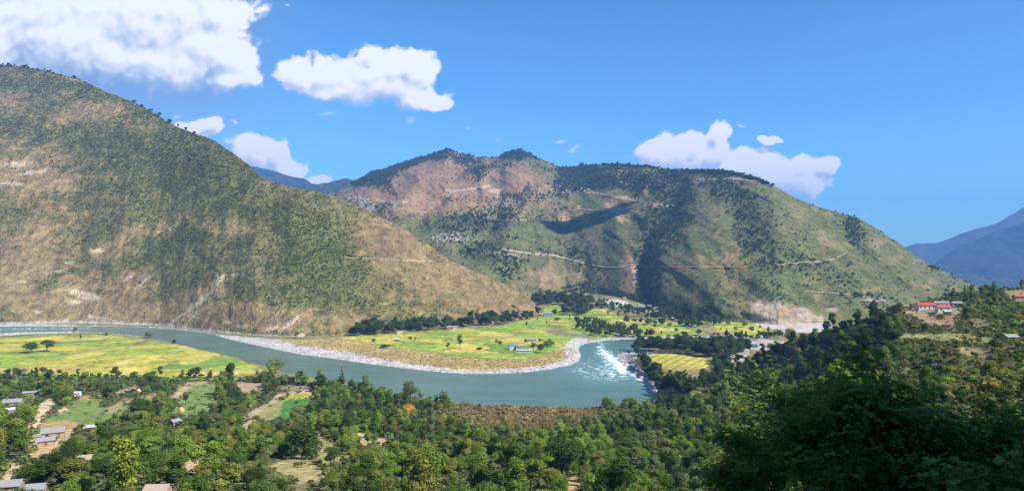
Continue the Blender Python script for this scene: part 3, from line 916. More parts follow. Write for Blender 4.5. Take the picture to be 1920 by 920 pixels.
# --- valley floor
xs = np.arange(-520, 2440, 2.0)
ys = np.concatenate([np.arange(540, 600, 1.0), np.arange(600, 700, 1.0), np.arange(700, 800, 2.0)])
PX, PY = np.meshgrid(xs, ys)
V_ = P(PX, PY, D_floor(PX, PY))
me = np_mesh('valley_floor', V_.reshape(-1, 3), grid_faces(len(ys), len(xs))[:, ::-1], True, col_floor(PX, PY).reshape(-1, 3))
structure(link_mesh('valley_floor', me, [M_FLOOR]), 'flat valley floor with paddy fields and gravel bars')

# --- hills
xs = np.arange(-520, 1017, 1.6)
hill_sheet('hill', xs, L_CREST, L_BASE, D_left, col_left, 330, M_HILL, 6, label='steep brown and green hill filling the left of the valley')
xs = np.arange(430, 2500, 1.6)
hill_sheet('mountain', xs, M_CREST, M_BASE, D_mid, col_mid, 260, M_HILL, 6, label='broad green mountain with tracks and spurs across the river')


def far_ridge(name, pts, base_y, Dn, Df, colr, label, seed):
    cr_ = line_y(pts)
    xs = np.arange(pts[0][0], pts[-1][0] + .1, 4.0)

    def crest(x): return cr_(x) + 1.6 * fbm(x / 14, x * 0, 4, seed)

    def base(x): return np.full(np.shape(x), float(base_y))

    def depth(px, py):
        t = np.clip((base_y - py) / np.maximum(base_y - crest(px), 5), 0, 1)
        D = Dn + (Df - Dn) * t
        X = D * (px - 960) / F
        return D - 260 * ridged(X / 1200, D / 2500, 4, seed) * sstep(t, 0, .15) - 60 * fbm(X / 260, py / 14, 4, seed + 4)

    def colf(px, py):
        c = np.zeros(px.shape + (3,)) + np.asarray(colr)
        c = blend(c, sstep(fbm(px / 22, py / 12, 4, seed + 8), .05, .4) * .4, C(0.09, 0.085, 0.05))
        return c
    hill_sheet(name, xs, crest, base, depth, colf, 70, M_FAR, 12, label=label)


far_ridge('far_mountain', [(1640, 500), (1690, 466), (1697, 463), (1717, 457), (1753, 456), (1776, 449), (1807, 436), (1832, 428), (1869, 419), (1886, 408), (1903, 399),
                           (1920, 387), (1960, 378), (2440, 372)], 530, 8600, 9800, C(0.030, 0.036, 0.026), 'hazy blue mountain behind the red roofed houses on the right', 201)
far_ridge('far_hill', [(1690, 535), (1739, 503), (1770, 480), (1796, 465), (1841, 446), (1863, 434), (1900, 424), (1920, 418), (1960, 400), (2440, 392)],
          540, 7000, 8000, C(0.012, 0.016, 0.012), 'darker blue hillside in front of the hazy mountain on the right', 211)
far_ridge('low_hill', [(1640, 545), (1720, 524), (1760, 514), (1800, 512), (1850, 518), (1900, 522), (2000, 528), (2440, 530)], 562, 5200, 6200,
          C(0.035, 0.050, 0.026), 'low wooded rise in the far valley on the right', 221)
far_ridge('distant_ridge', [(380, 300), (430, 302), (470, 311), (513, 320), (539, 329), (574, 336), (585, 344), (640, 352), (700, 360)], 440, 6000, 7400,
          C(0.022, 0.030, 0.018), 'distant blue ridge behind the left hill', 231)
far_ridge('distant_hill', [(500, 356), (560, 350), (590, 346), (617, 342), (632, 338), (648, 334), (660, 337), (680, 338), (760, 350)], 440, 4900, 5800,
          C(0.040, 0.060, 0.030), 'distant wooded hill in the gap between the two mountains', 241)

# --- near hillside (visible part)
xs = np.arange(-520, 2420, 3.0)
rows = 240
t = np.linspace(0, 1, rows)[:, None] ** 1.15
PX = np.broadcast_to(xs[None, :], (rows, len(xs))).astype(float)
yt = N_TOP(xs)[None, :]
PY = 1150 + (yt - 1150) * (1 - (1 - t) ** 1.0)
PY = np.broadcast_to(PY, PX.shape)
D = D_near(PX, PY)
V_ = P(PX, PY, D)
cn = col_near(PX, PY)
top = V_[-1]
dirs = top / np.linalg.norm(top[:, :2], axis=1)[:, None]; dirs[:, 2] = 0
ex = []
for j in range(1, 7):
    q = top + dirs * 22 * j; q[:, 2] = np.maximum(top[:, 2] - 4.0 * j ** 1.6 - .3, WATER - 6); ex.append(q)
V_ = np.concatenate([V_, np.array(ex)], 0); cn = np.concatenate([cn, np.repeat(cn[-1][None], 6, 0)], 0)
me = np_mesh('hillside', V_.reshape(-1, 3), grid_faces(*V_.shape[:2])[:, ::-1], True, cn.reshape(-1, 3))
structure(link_mesh('hillside', me, [M_NEARG]), 'wooded slope falling from the viewer to the river')

# --- ground under and behind the viewer, with an unseen shoulder added to shade the near right trees
hx = np.linspace(-420, 520, 150); hy = np.linspace(-420, 130, 100)
HX, HY = np.meshgrid(hx, hy)
hz = -2.2 - np.where(HY > 0, 0.46 * HY, 0.30 * HY) - np.where(HX < 0, -0.0 * HX, 0)
hz = np.where(HY > 60, hz - .15 * (HY - 60), hz)
hz = hz + 72 * sstep(HX - .74 * np.maximum(HY, -20) - 24, 0, 62) * sstep(-HY, -150, -60) * sstep(HX, 520, 330)
hz = hz + 1.5 * fbm(HX / 25, HY / 25, 4, 151) * sstep(np.hypot(HX, HY), 4, 25)
me = np_mesh('upper_hillside', np.stack([HX, HY, hz], -1).reshape(-1, 3), grid_faces(100, 150), True,
             (np.zeros(HX.shape + (3,)) + G_MID).reshape(-1, 3))
structure(link_mesh('upper_hillside', me, [M_NEARG]), 'grassy hillside the viewer stands on, with a shoulder added for shade')

# --- river water with its rapids
xs = np.arange(-520, 1440, 2.0); ys = np.concatenate([np.arange(606, 720, 1.0), np.arange(720, 792, 2.0)])
PX, PY = np.meshgrid(xs, ys)
V_ = P(PX, PY, -WATER * F / (PY - 460))
sdw = river_sd(PX, PY)
foam_line = np.exp(-(seg_dist(PX, PY, [(1125, 640), (1128, 655), (1140, 668), (1165, 684), (1190, 700), (1212, 718)], False, 1.4) / 13.0) ** 2)
foam_area = ell(PX, PY, 1135, 682, 62, 26, 18, .9, .5, 3, 2)
foam = foam_line * .72 + foam_area * .5 + .5 * np.exp(-(seg_dist(PX, PY, [(1060, 690), (1110, 706), (1150, 700)], False, 1.4) / 26.0) ** 2)
foam = foam + .75 * np.exp(-(seg_dist(PX, PY, [(-520, 620), (0, 617), (90, 616), (165, 615)], False, 2.0) / 5.0) ** 2)
XW = V_[..., 0]; YW = V_[..., 1]
pat = fbm((XW + YW * .6) / 6, (YW - XW * .6) / 14, 5, 161, .75)
fo = np.clip(sstep(pat + foam * .75, .55, .95) * np.clip(foam * 1.5, 0, 1), 0, 1)
milky = np.clip(foam * .8, 0, 1)
keep = (sdw < 3.5)
wc = np.zeros(PX.shape + (3,)); wc[..., 0] = fo; wc[..., 1] = milky; wc[..., 2] = 0
fidx = grid_faces(len(ys), len(xs))[:, ::-1]
kf = keep.reshape(-1)[fidx].any(1)
fidx = fidx[kf]
used, inv = np.unique(fidx, return_inverse=True)
zz = V_.reshape(-1, 3)[used].copy(); zz[:, 2] = WATER + 0.6 * (fo.reshape(-1)[used] * (.5 + .5 * pat.reshape(-1)[used]))
me = np_mesh('river', zz, inv.reshape(-1, 4), True, wc.reshape(-1, 3)[used], 'foam')
m, t_, bs = mat('river_water')
at = t_.new('ShaderNodeAttribute', attribute_name='foam'); sp = t_.new('ShaderNodeSeparateColor'); t_.put(sp.inputs[0], at.outputs['Color'])
geo = t_.new('ShaderNodeNewGeometry')
n1 = t_.noise(geo.outputs['Position'], 0.5, 5, .6); n2 = t_.noise(geo.outputs['Position'], 0.02, 3, .5)
n2 = t_.m('ADD', t_.m('MULTIPLY', n2, .5), t_.m('MULTIPLY', t_.noise(t_.v('MULTIPLY', geo.outputs['Position'], (.012, .06, 1.0)), 1.0, 6, .65, 1.5), .5))
n2 = t_.ss(n2, .35, .65)
body = t_.mix(n2, (0.074, 0.145, 0.118, 1), (0.110, 0.190, 0.155, 1))
body = t_.mix(sp.outputs[1], body, (0.14, 0.30, 0.29, 1))
n3 = t_.noise(geo.outputs['Position'], 0.9, 6, .7)
fm = t_.m('MULTIPLY', sp.outputs[0], t_.ss(n3, .3, .55, .45, 1.0), clamp=True)
t_.put(bs.inputs['Base Color'], t_.mix(fm, body, (0.80, 0.84, 0.84, 1)))
t_.put(bs.inputs['Roughness'], t_.m('ADD', 0.22, t_.m('MULTIPLY', fm, .6)))
bs.inputs['IOR'].default_value = 1.33
bs.inputs['Specular IOR Level'].default_value = 0.3
bp = t_.new('ShaderNodeBump'); bp.inputs['Strength'].default_value = .5; bp.inputs['Distance'].default_value = .5
t_.put(bp.inputs['Height'], n1); t_.put(bs.inputs['Normal'], bp.outputs[0])
structure(link_mesh('river', me, [m]), 'grey green river bending through the valley')

# ------------------------------------------------------------------ tracks cut into the slopes
M_TRACK = ground_mat('track_earth', 3.0, .5)


def draped(name, pts, wpx, depth, c, label, lift=5.0, step=3.0, seed=0, jag=.5):
    pts = np.array(pts, float)
    seg = np.hypot(*np.diff(pts, axis=0).T); s = np.concatenate([[0], np.cumsum(seg)])
    n = max(3, int(s[-1] / step)); q = np.linspace(0, s[-1], n)
    x = np.interp(q, s, pts[:, 0]); y = np.interp(q, s, pts[:, 1]) + .8 * fbm(q / 16, q * 0, 3, seed)
    hw = wpx * .38 * (1 + jag * fbm(q / 7, q * 0 + 3, 3, seed + 2) * 1.6) * np.clip(np.minimum(q, s[-1] - q) / 12 + .25, .25, 1)
    rows_ = []
    for a in (1.0, 0.33, -0.33, -1.0):
        yy = y + hw * a
        Dd = depth(x, yy) - lift
        rows_.append(P(x, yy, Dd))
    # a near-level bench: the lower edge stands proud of the slope
    V2 = np.array(rows_)
    cc = np.zeros(V2.shape) + np.asarray(c)
    cc *= (1 + .25 * fbm(np.tile(x / 6, (4, 1)), np.arange(4)[:, None] * 1.0 + x * 0, 3, seed + 5))[..., None]
    cc[3] *= 0.9
    # skirt back into the slope on both sides
    lo = P(x, y + hw * 1.25, depth(x, y + hw * 1.25) + 1); hi = P(x, y - hw * 1.25, depth(x, y - hw * 1.25) + 1)
    V2 = np.concatenate([lo[None], V2, hi[None]], 0); cc = np.concatenate([cc[:1], cc, cc[-1:]], 0)
    me = np_mesh(name, V2.reshape(-1, 3), grid_faces(*V2.shape[:2])[:, ::-1], True, cc.reshape(-1, 3))
    return structure(link_mesh(name, me, [M_TRACK]), label)


TAN = C(0.33, 0.26, 0.17); ORG = C(0.40, 0.25, 0.13); WHT = C(0.35, 0.29, 0.22)
TRACKS = [
    ([(1098, 361), (1130, 364), (1150, 369), (1178, 375), (1206, 380)], 4.2, ORG),
    ([(1030, 396), (1060, 394), (1088, 392), (1130, 395), (1196, 396)], 2.6, TAN),
    ([(943, 413), (968, 412), (990, 413)], 2.6, WHT),
    ([(928, 465), (980, 473), (1010, 476), (1040, 479), (1075, 488), (1110, 497), (1140, 501), (1165, 501), (1192, 495)], 3.0, WHT),
    ([(1196, 500), (1260, 500), (1330, 500), (1406, 501)], 2.0, ORG),
    ([(1450, 498), (1500, 492), (1540, 490), (1565, 485), (1590, 472)], 2.8, TAN),
    ([(1012, 524), (1060, 517), (1098, 510)], 1.8, TAN),
    ([(1303, 336), (1345, 336), (1362, 334), (1378, 336), (1432, 341)], 2.6, WHT),
    ([(1158, 340), (1172, 343), (1190, 347)], 3.2, ORG),
    ([(1196, 344), (1232, 343), (1262, 340)], 2.4, ORG),
    ([(832, 357), (850, 358), (880, 354), (910, 350), (925, 357), (946, 355)], 3.4, WHT),
    ([(766, 394), (800, 398), (836, 396)], 2.0, TAN),
    ([(1500, 545), (1600, 552), (1664, 562)], 1.8, TAN),
    ([(700, 372), (725, 380), (745, 377)], 3.0, WHT),
    ([(1048, 545), (1075, 540), (1100, 545)], 1.6, TAN),
]
for i, (pts, wd, c) in enumerate(TRACKS):
    draped('dirt_track', pts, wd, D_mid, c, 'pale dirt track cut across the mountain', 3.0, 3.0, 300 + 7 * i)
draped('dirt_road', [(1250, 590), (1262, 597), (1290, 606), (1322, 618), (1345, 626), (1368, 632)], 1.8, lambda x, y: D_floor(x, y) - 2, C(.45, .4, .32),
       'pale road leading down to the footbridge', 0.5, 3.0, 500, .2)

# ------------------------------------------------------------------ foliage prototypes


def leaf_cloud(rng, blobs, n, size, flat=0.0, droop=0.0, squash=1.0):
    """n leaf-sprig quads spread over the shells of the blobs; returns verts, faces, per-face variation"""
    B = np.array([b[:4] for b in blobs], float)
    wgt = B[:, 3] ** 2; wgt /= wgt.sum()
    bi = rng.choice(len(B), n, p=wgt)
    d = rng.normal(size=(n, 3)); d /= np.linalg.norm(d, axis=1)[:, None]
    low = d[:, 2] < -.3
    d[low, 2] *= rng.uniform(-1, .5, low.sum()); d /= np.linalg.norm(d, axis=1)[:, None]
    r = B[bi, 3] * rng.uniform(.62, 1.06, n) * (1 + .12 * rng.normal(size=n))
    c = B[bi, :3] + d * r[:, None] * np.array([1, 1, squash])
    nrm = d + rng.normal(scale=.55, size=(n, 3)) + np.array([0, 0, flat])
    nrm /= np.linalg.norm(nrm, axis=1)[:, None]
    a = np.cross(nrm, rng.normal(size=(n, 3))); a /= np.linalg.norm(a, axis=1)[:, None]
    b = np.cross(nrm, a)
    s = size * rng.uniform(.55, 1.35, n)[:, None]
    a = a * s * .62; b = b * s
    V4 = np.stack([c - a * .5 - b * .5, c + a * .5 - b * .35, c + a * .35 + b * .5, c - a * .6 + b * .3], 1)
    V4[:, 2, 2] -= droop * s[:, 0]
    bv = rng.uniform(0, 1, len(B))
    fv = np.clip(.5 * bv[bi] + .5 * rng.uniform(0, 1, n), 0, 1)
    return V4.reshape(-1, 3), np.arange(n * 4).reshape(-1, 4), fv


def tube(p, r, sides=6):
    """tapered tube through points p with radii r (triangulated quads)"""
    p = np.array(p, float); r = np.array(r, float)
    V_ = []
    for i in range(len(p)):
        tdir = p[min(i + 1, len(p) - 1)] - p[max(i - 1, 0)]; tdir /= np.linalg.norm(tdir) + 1e-9
        a = np.cross(tdir, [0.31, .95, .05]); a /= np.linalg.norm(a) + 1e-9; b = np.cross(tdir, a)
        for k in range(sides):
            an = 2 * math.pi * k / sides
            V_.append(p[i] + r[i] * (math.cos(an) * a + math.sin(an) * b))
    Fc = []
    for i in range(len(p) - 1):
        for k in range(sides):
            k2 = (k + 1) % sides
            Fc.append((i * sides + k, i * sides + k2, (i + 1) * sides + k2, (i + 1) * sides + k))
    return np.array(V_), np.array(Fc)


def join(parts):
    vs, fs, off = [], [], 0
    for v_, f_ in parts:
        vs.append(v_); fs.append(np.asarray(f_) + off); off += len(v_)
    return np.concatenate(vs), np.concatenate(fs)


def broadleaf(seed, h=10.0, w=9.0, n=1500, leaf=.62, trunk=.30, col_h=None, lumps=11):
    rng = np.random.default_rng(seed)
    th = h * trunk
    blobs = []
    for i in range(lumps):
        a = rng.uniform(0, 2 * math.pi); q = rng.uniform(0, 1) ** .6; zz = rng.uniform(-1, 1)
        env = math.sqrt(max(0.05, 1 - zz * zz * .85))
        rr = w * .5 * .62 * q * env
        cz = th + (h - th) * (.5 + .36 * zz)
        blobs.append((rr * math.cos(a), rr * math.sin(a), cz, w * rng.uniform(.17, .27) * (.8 if abs(zz) > .7 else 1)))
    V1, F1, fv = leaf_cloud(rng, blobs, n, leaf, .25, squash=.85)
    parts = [tube([(0, 0, -1.0), (.1, 0, th * .5), (.05, .1, th), (.1, 0, h * .68)], [.32, .25, .20, .07])]
    for b in blobs[:7]:
        st = (0.05, .05, th * rng.uniform(.7, 1.1))
        mid = (b[0] * .5, b[1] * .5, (st[2] + b[2]) * .5 + .2)
        parts.append(tube([st, mid, b[:3]], [.13, .08, .03], 5))
    return (V1, F1, fv), join(parts)


def conifer(seed, h=12.0, w=5.0, n=1100, leaf=.55, trunk=.22):
    rng = np.random.default_rng(seed)
    blobs = []
    L = 9
    for i in range(L):
        q = i / (L - 1); z = h * (trunk + (1 - trunk) * q * .96); rr = w * .5 * (1 - q) ** .8 * .75 + .15
        for k in range(max(1, int(5 * (1 - q) + 1))):
            a = rng.uniform(0, 2 * math.pi); s = rng.uniform(.35, 1.0)
            blobs.append((rr * s * math.cos(a), rr * s * math.sin(a), z + rng.uniform(-.3, .3), max(.35, rr * .5)))
    V1, F1, fv = leaf_cloud(rng, blobs, n, leaf, .1, .2, squash=.55)
    parts = [tube([(0, 0, -1.0), (0, 0, h * .4), (0, 0, h * .98)], [.26, .17, .03])]
    for b in blobs[::3]:
        parts.append(tube([(0, 0, b[2] - .4), b[:3]], [.06, .02], 4))
    return (V1, F1, fv), join(parts)


def shrub(seed, n=46, w=3.4, h=2.6, leaf=.9):
    rng = np.random.default_rng(seed)
    blobs = [(rng.uniform(-.25, .25) * w, rng.uniform(-.25, .25) * w, h * rng.uniform(.3, .6), w * rng.uniform(.22, .34)) for _ in range(4)]
    return leaf_cloud(rng, blobs, n, leaf, .3, squash=.8)


PROTO = {}


def make_proto(key, kind, **kw):
    (V1, F1, fv), (V2, F2) = kind(**kw)
    cm = np_mesh(key + '_crown', V1, F1, False, fvar=fv); cm.materials.append(M_LEAF_O)
    tm = np_mesh(key + '_trunk', V2, F2, True); tm.materials.append(M_BARK)
    PROTO[key] = (cm, tm, float(V1[:, 2].max()), float(np.ptp(V1[:, 0])))


for i in range(5):
    make_proto('round%d' % i, broadleaf, seed=400 + i, h=9.0 - .4 * i, w=8.6 + .5 * (i % 3), n=3300, leaf=.42)
for i in range(3):
    make_proto('tall%d' % i, broadleaf, seed=420 + i, h=12.5, w=6.4, n=3000, leaf=.42, trunk=.25, lumps=13)
for i in range(2):
    make_proto('pine%d' % i, conifer, seed=440 + i)
make_proto('bush0', broadleaf, seed=460, h=4.2, w=5.2, n=1200, leaf=.36, trunk=.1, lumps=8)
make_proto('bush1', broadleaf, seed=461, h=3.6, w=4.6, n=1100, leaf=.36, trunk=.1, lumps=7)


def stuff_proto(key, V1, F1, fv, matl=None):
    me = np_mesh(key, V1, F1, False, fvar=fv); me.materials.append(matl or M_LEAF_S)
    return bpy.data.objects.new(key, me)      # not linked to the scene: only the scatter reads it


def proto_mesh_arrays(key, keep=1.0):
    cm = PROTO[key][0]
    n = len(cm.vertices); v_ = np.empty(n * 3, np.float32); cm.vertices.foreach_get('co', v_); v_ = v_.reshape(-1, 3)
    nf = len(cm.polygons); fv = np.empty(nf, np.float32); cm.attributes['leafvar'].data.foreach_get('value', fv)
    return v_, np.arange(nf * 4).reshape(-1, 4), fv


SP_TREE = [stuff_proto('wood_%s' % k, *proto_mesh_arrays(k)) for k in ('round0', 'round1', 'round2', 'round3', 'tall0', 'tall1', 'bush0', 'bush1')]
_small = []
for i in range(4):
    rng_ = np.random.default_rng(500 + i)
    b_ = [(rng_.uniform(-2, 2), rng_.uniform(-2, 2), 3.2 + rng_.uniform(-1.2, 2.4), rng_.uniform(1.6, 2.6)) for _ in range(6)]
    _small.append(stuff_proto('small_tree%d' % i, *leaf_cloud(rng_, b_, 170, 1.2, .25), M_LEAF_H))
SP_FAR = _small
SP_SHRUB = [stuff_proto('shrub%d' % i, *shrub(520 + i)) for i in range(4)]
SP_SCRUB = [stuff_proto('scrub%d' % i, *shrub(530 + i, h=1.9), M_LEAF_H) for i in range(4)]
SP_GRASS = [stuff_proto('grass%d' % i, *shrub(540 + i, n=26, w=1.6, h=1.1, leaf=.55)) for i in range(3)]


def scatter(name, label, category, pts, scales, tints, protos, idx=None, seed=0):
    n = len(pts)
    me = bpy.data.meshes.new(name)
    me.vertices.add(n); me.vertices.foreach_set('co', np.asarray(pts, np.float32).ravel())
    rng = np.random.default_rng(seed)

    def fa(nm, v_, typ='FLOAT'):
        a = me.attributes.new(nm, typ, 'POINT'); a.data.foreach_set('value', np.asarray(v_))
    fa('sc', np.asarray(scales, np.float32)); fa('rz', rng.uniform(0, 6.283, n).astype(np.float32))
    fa('pick', (rng.integers(0, len(protos), n) if idx is None else idx).astype(np.int32), 'INT')
    a = me.attributes.new('tint', 'FLOAT_COLOR', 'POINT'); c = np.ones((n, 4), np.float32); c[:, :3] = tints; a.data.foreach_set('color', c.ravel())
    o = bpy.data.objects.new(name, me); COL.objects.link(o)
    o['kind'] = 'stuff'; o['label'] = label; o['category'] = category
    g = bpy.data.node_groups.new(name + '_scatter', 'GeometryNodeTree')
    g.interface.new_socket('Geometry', in_out='INPUT', socket_type='NodeSocketGeometry')
    g.interface.new_socket('Geometry', in_out='OUTPUT', socket_type='NodeSocketGeometry')
    gi = g.nodes.new('NodeGroupInput'); go = g.nodes.new('NodeGroupOutput')
    g2i = g.nodes.new('GeometryNodeGeometryToInstance')
    for p_ in reversed(protos):
        oi = g.nodes.new('GeometryNodeObjectInfo'); oi.inputs['Object'].default_value = p_
        g.links.new(oi.outputs['Geometry'], g2i.inputs[0])

    def na(nm, typ):
        q = g.nodes.new('GeometryNodeInputNamedAttribute'); q.data_type = typ; q.inputs['Name'].default_value = nm
        return [s_ for s_ in q.outputs if s_.enabled and s_.name == 'Attribute'][0]
    iop = g.nodes.new('GeometryNodeInstanceOnPoints')
    g.links.new(gi.outputs[0], iop.inputs['Points']); g.links.new(g2i.outputs[0], iop.inputs['Instance'])
    iop.inputs['Pick Instance'].default_value = True
    g.links.new(na('pick', 'INT'), iop.inputs['Instance Index'])
    cx = g.nodes.new('ShaderNodeCombineXYZ'); g.links.new(na('rz', 'FLOAT'), cx.inputs[2])
    g.links.new(cx.outputs[0], iop.inputs['Rotation']); g.links.new(na('sc', 'FLOAT'), iop.inputs['Scale'])
    g.links.new(iop.outputs[0], go.inputs[0])
    md = o.modifiers.new('scatter', 'NODES'); md.node_group = g
    return o


def sample_img(n, box, depth, dens, rng, hmin=1.0):
    """random image-space points accepted in proportion to ground area times density"""
    x = rng.uniform(box[0], box[2], n); y = rng.uniform(box[1], box[3], n)
    D = depth(x, y); D2 = depth(x, y + 1.0)
    slope = np.sqrt((D - D2) ** 2 + (D / F) ** 2)
    area = (D / F) * slope
    pr = dens(x, y) * area
    pr = pr / np.percentile(pr[pr > 0], 99)
    k = rng.uniform(0, 1, n) < pr
    return x[k], y[k], D[k]


PAL = [(0.045, 0.075, 0.022), (0.065, 0.100, 0.025), (0.090, 0.120, 0.032), (0.120, 0.145, 0.038), (0.055, 0.085, 0.040), (0.125, 0.120, 0.045)]


def tints(n, rng, base, var=.25, hue=.12):
    b = np.asarray(base, float)
    if b.ndim == 1:
        b = np.tile(b, (n, 1))
    k = np.exp(rng.normal(0, var, n))[:, None]
    h = rng.normal(0, hue, n)[:, None]
    return np.clip(b * k * np.concatenate([1 + h, 1 + 0 * h, 1 - h * .5], 1), .008, .5)


# ------------------------------------------------------------------ vegetation cover of the hills (nobody could count it)
rng = np.random.default_rng(11)
x, y, Dd = sample_img(460000, (-300, 110, 1016, 632), D_left,
                      lambda x, y: (y > L_CREST(x) + 1) * (y < L_BASE(x) - 5) * (0.16 + cover_left(x, y) ** 1.2), rng)
nmax = 75000
x, y, Dd = x[:nmax], y[:nmax], Dd[:nmax]
g_ = cover_left(x, y)
tb = tints(len(x), rng, C(0.205, 0.198, 0.062), .18, .08)
green = sstep(fbm(x / 40, y / 22, 4, 601), -.1, .3)[:, None]
tb = tb * (1 - green * .5) + tints(len(x), rng, C(0.150, 0.182, 0.054), .18, .07) * green * .5
lush = ell(x, y, 610, 510, 90, 90, -25, .7, .5)[:, None]
tb = tb * (1 - lush * .6) + C(0.135, 0.190, 0.045) * lush * .6
scatter('shrubs', 'olive shrubs dotted all over the left hill', 'shrubs', P(x, y, Dd), np.exp(rng.normal(0, .32, len(x))) * (.50 + .36 * g_) * (Dd / 1500) ** .5, tb, SP_SCRUB, seed=1)

rng = np.random.default_rng(12)
x, y, Dd = sample_img(300000, (560, 279, 1900, 600), D_mid,
                      lambda x, y: (y > M_CREST(x) + .5) * (y < M_BASE(x)) * (y > np.where(x < 1016, L_CREST(x) - 8, 0) * 1.0 if False else (y < np.where(x < 1000, L_CREST(x) + 14, 700))) * (0.10 + 1.1 * forest_mid(x, y) ** 2), rng)
x, y, Dd = x[:40000], y[:40000], Dd[:40000]
fm_ = forest_mid(x, y)
tb = tints(len(x), rng, C(0.105, 0.128, 0.038), .25, .10)
dk = sstep(fm_, .3, 1.0)[:, None]
tb = tb * (1 - dk) + tints(len(x), rng, C(0.072, 0.104, 0.040), .26, .1) * dk
scatter('hill_woods', 'dark green woods and scrub covering the mountain across the river', 'woods', P(x, y, Dd),
        np.exp(rng.normal(0, .34, len(x))) * (.30 + .50 * fm_) * (Dd / 2300) ** .5, tb, SP_FAR, seed=2)

# ------------------------------------------------------------------ trees
TREES = []     # (px, py, name, proto key, height, width factor, colour, region)


def tree_obj(name, key, loc, height, wf, colr, rz, label, group):
    cm, tm, h0, w0 = PROTO[key]
    e_ = bpy.data.objects.new(name, None); COL.objects.link(e_)
    e_.location = loc; e_.rotation_euler = (0, 0, rz); s = height / h0; e_.scale = (s * wf, s * wf, s)
    e_.empty_display_size = 1.0
    e_['label'] = label; e_['category'] = 'tree' if not name.startswith('bush') else 'bush'
    if group:
        e_['group'] = group
    c_ = bpy.data.objects.new('crown', cm); COL.objects.link(c_); c_.parent = e_; c_.color = tuple(colr) + (1,)
    t_o = bpy.data.objects.new('trunk', tm); COL.objects.link(t_o); t_o.parent = e_
    return e_


COLN_ = {'dark green': C(0.055, 0.085, 0.028), 'deep green': C(0.075, 0.125, 0.030), 'mid green': C(0.110, 0.165, 0.038), 'light green': C(0.160, 0.220, 0.048),
        'olive green': C(0.165, 0.175, 0.058), 'yellowish green': C(0.185, 0.205, 0.055), 'greyish green': C(0.120, 0.150, 0.075), 'brownish': C(0.19, 0.16, 0.070),
        'orange brown': C(0.42, 0.24, 0.08)}
COLN = {k_: v_ * C(1.38, 1.36, 1.0) for k_, v_ in COLN_.items()}


def near_density(x, y):
    d = np.ones(np.shape(x))
    d = d * (1 - open_mask(x, y, 3.0))
    scr = ell(x, y, 985, 772, 150, 22, 0, .5, .3, 4)
    d = d * (1 - .88 * scr)
    # the left farmland is only partly wooded
    far_l = inside(x, y, [(100, 800), (160, 735), (420, 715), (600, 735), (610, 790), (430, 800), (250, 800)])
    d = d * np.where(far_l, .42, 1.0)
    kn = sstep(x, 1640, 1720)
    d = d * (1 - kn * (1 - (.34 + .4 * sstep(y, 590, 565) + .7 * sstep(fbm(x / 20, y / 10, 3, 700), .0, .3))))
    d = d * (1 - .85 * ell(x, y, 40, 745, 50, 14, 0, .3, .2)) * (1 - .8 * ell(x, y, 95, 820, 40, 18, 0, .3, .2))
    return d


HOUSE_SPOTS = []


HP = [(25, 748, 26, 16), (58, 738, 16, 8), (146, 738, 8, 8), (98, 812, 22, 14), (163, 866, 16, 11), (328, 790, 12, 11), (173, 802, 8, 6), (295, 918, 22, 10), (1752, 574, 44, 11),
      (1912, 557, 14, 6), (1892, 638, 9, 6), (260, 730, 6, 7), (340, 766, 6, 7), (470, 757, 7, 10)]


def keepclear(px, py):
    m = open_mask(px, py, 0)
    for poly in (FIELD_LEFT, FIELD_TER):
        m = np.maximum(m, inside(px, py, poly) * 1.0)
    for (a, b, c_, d_) in HP:
        m = np.maximum(m, (((px - a) / c_) ** 2 + ((py - b) / d_) ** 2 < 1) * 1.0)
    m = np.maximum(m, inside(px, py, [(850, 752), (1130, 756), (1120, 776), (1000, 784), (870, 786)]) * .85)
    return m


def covers(x, y, hp, rng):
    """would the crown of a tree of hp pixels height hide an opening the photograph shows?"""
    c = np.zeros(len(x))
    for f_ in (.35, .6, .85):
        for g_ in (-.22, .22):
            c = c + keepclear(x + g_ * hp, y - f_ * hp)
    return (c / 6.0) > rng.uniform(0, .22, len(x))


def pick_spaced(x, y, Dd, r, minr, existing=None):
    cell = {}
    keep = []
    Xw = Dd * (x - 960) / F

    def put(a, b, rr):
        cell.setdefault((int(a // 10), int(b // 10)), []).append((a, b, rr))
    for q in (existing or []):
        put(*q)
    for i in range(len(x)):
        a, b = Xw[i], Dd[i]; ok = True
        ci, cj = int(a // 10), int(b // 10)
        for ii in (-1, 0, 1):
            for jj in (-1, 0, 1):
                for (p_, q_, rr) in cell.get((ci + ii, cj + jj), ()):
                    if (p_ - a) ** 2 + (q_ - b) ** 2 < (minr * (rr + r[i])) ** 2:
                        ok = False; break
                if not ok: break
            if not ok: break
        if ok:
            put(a, b, r[i]); keep.append(i)
    return np.array(keep, int)


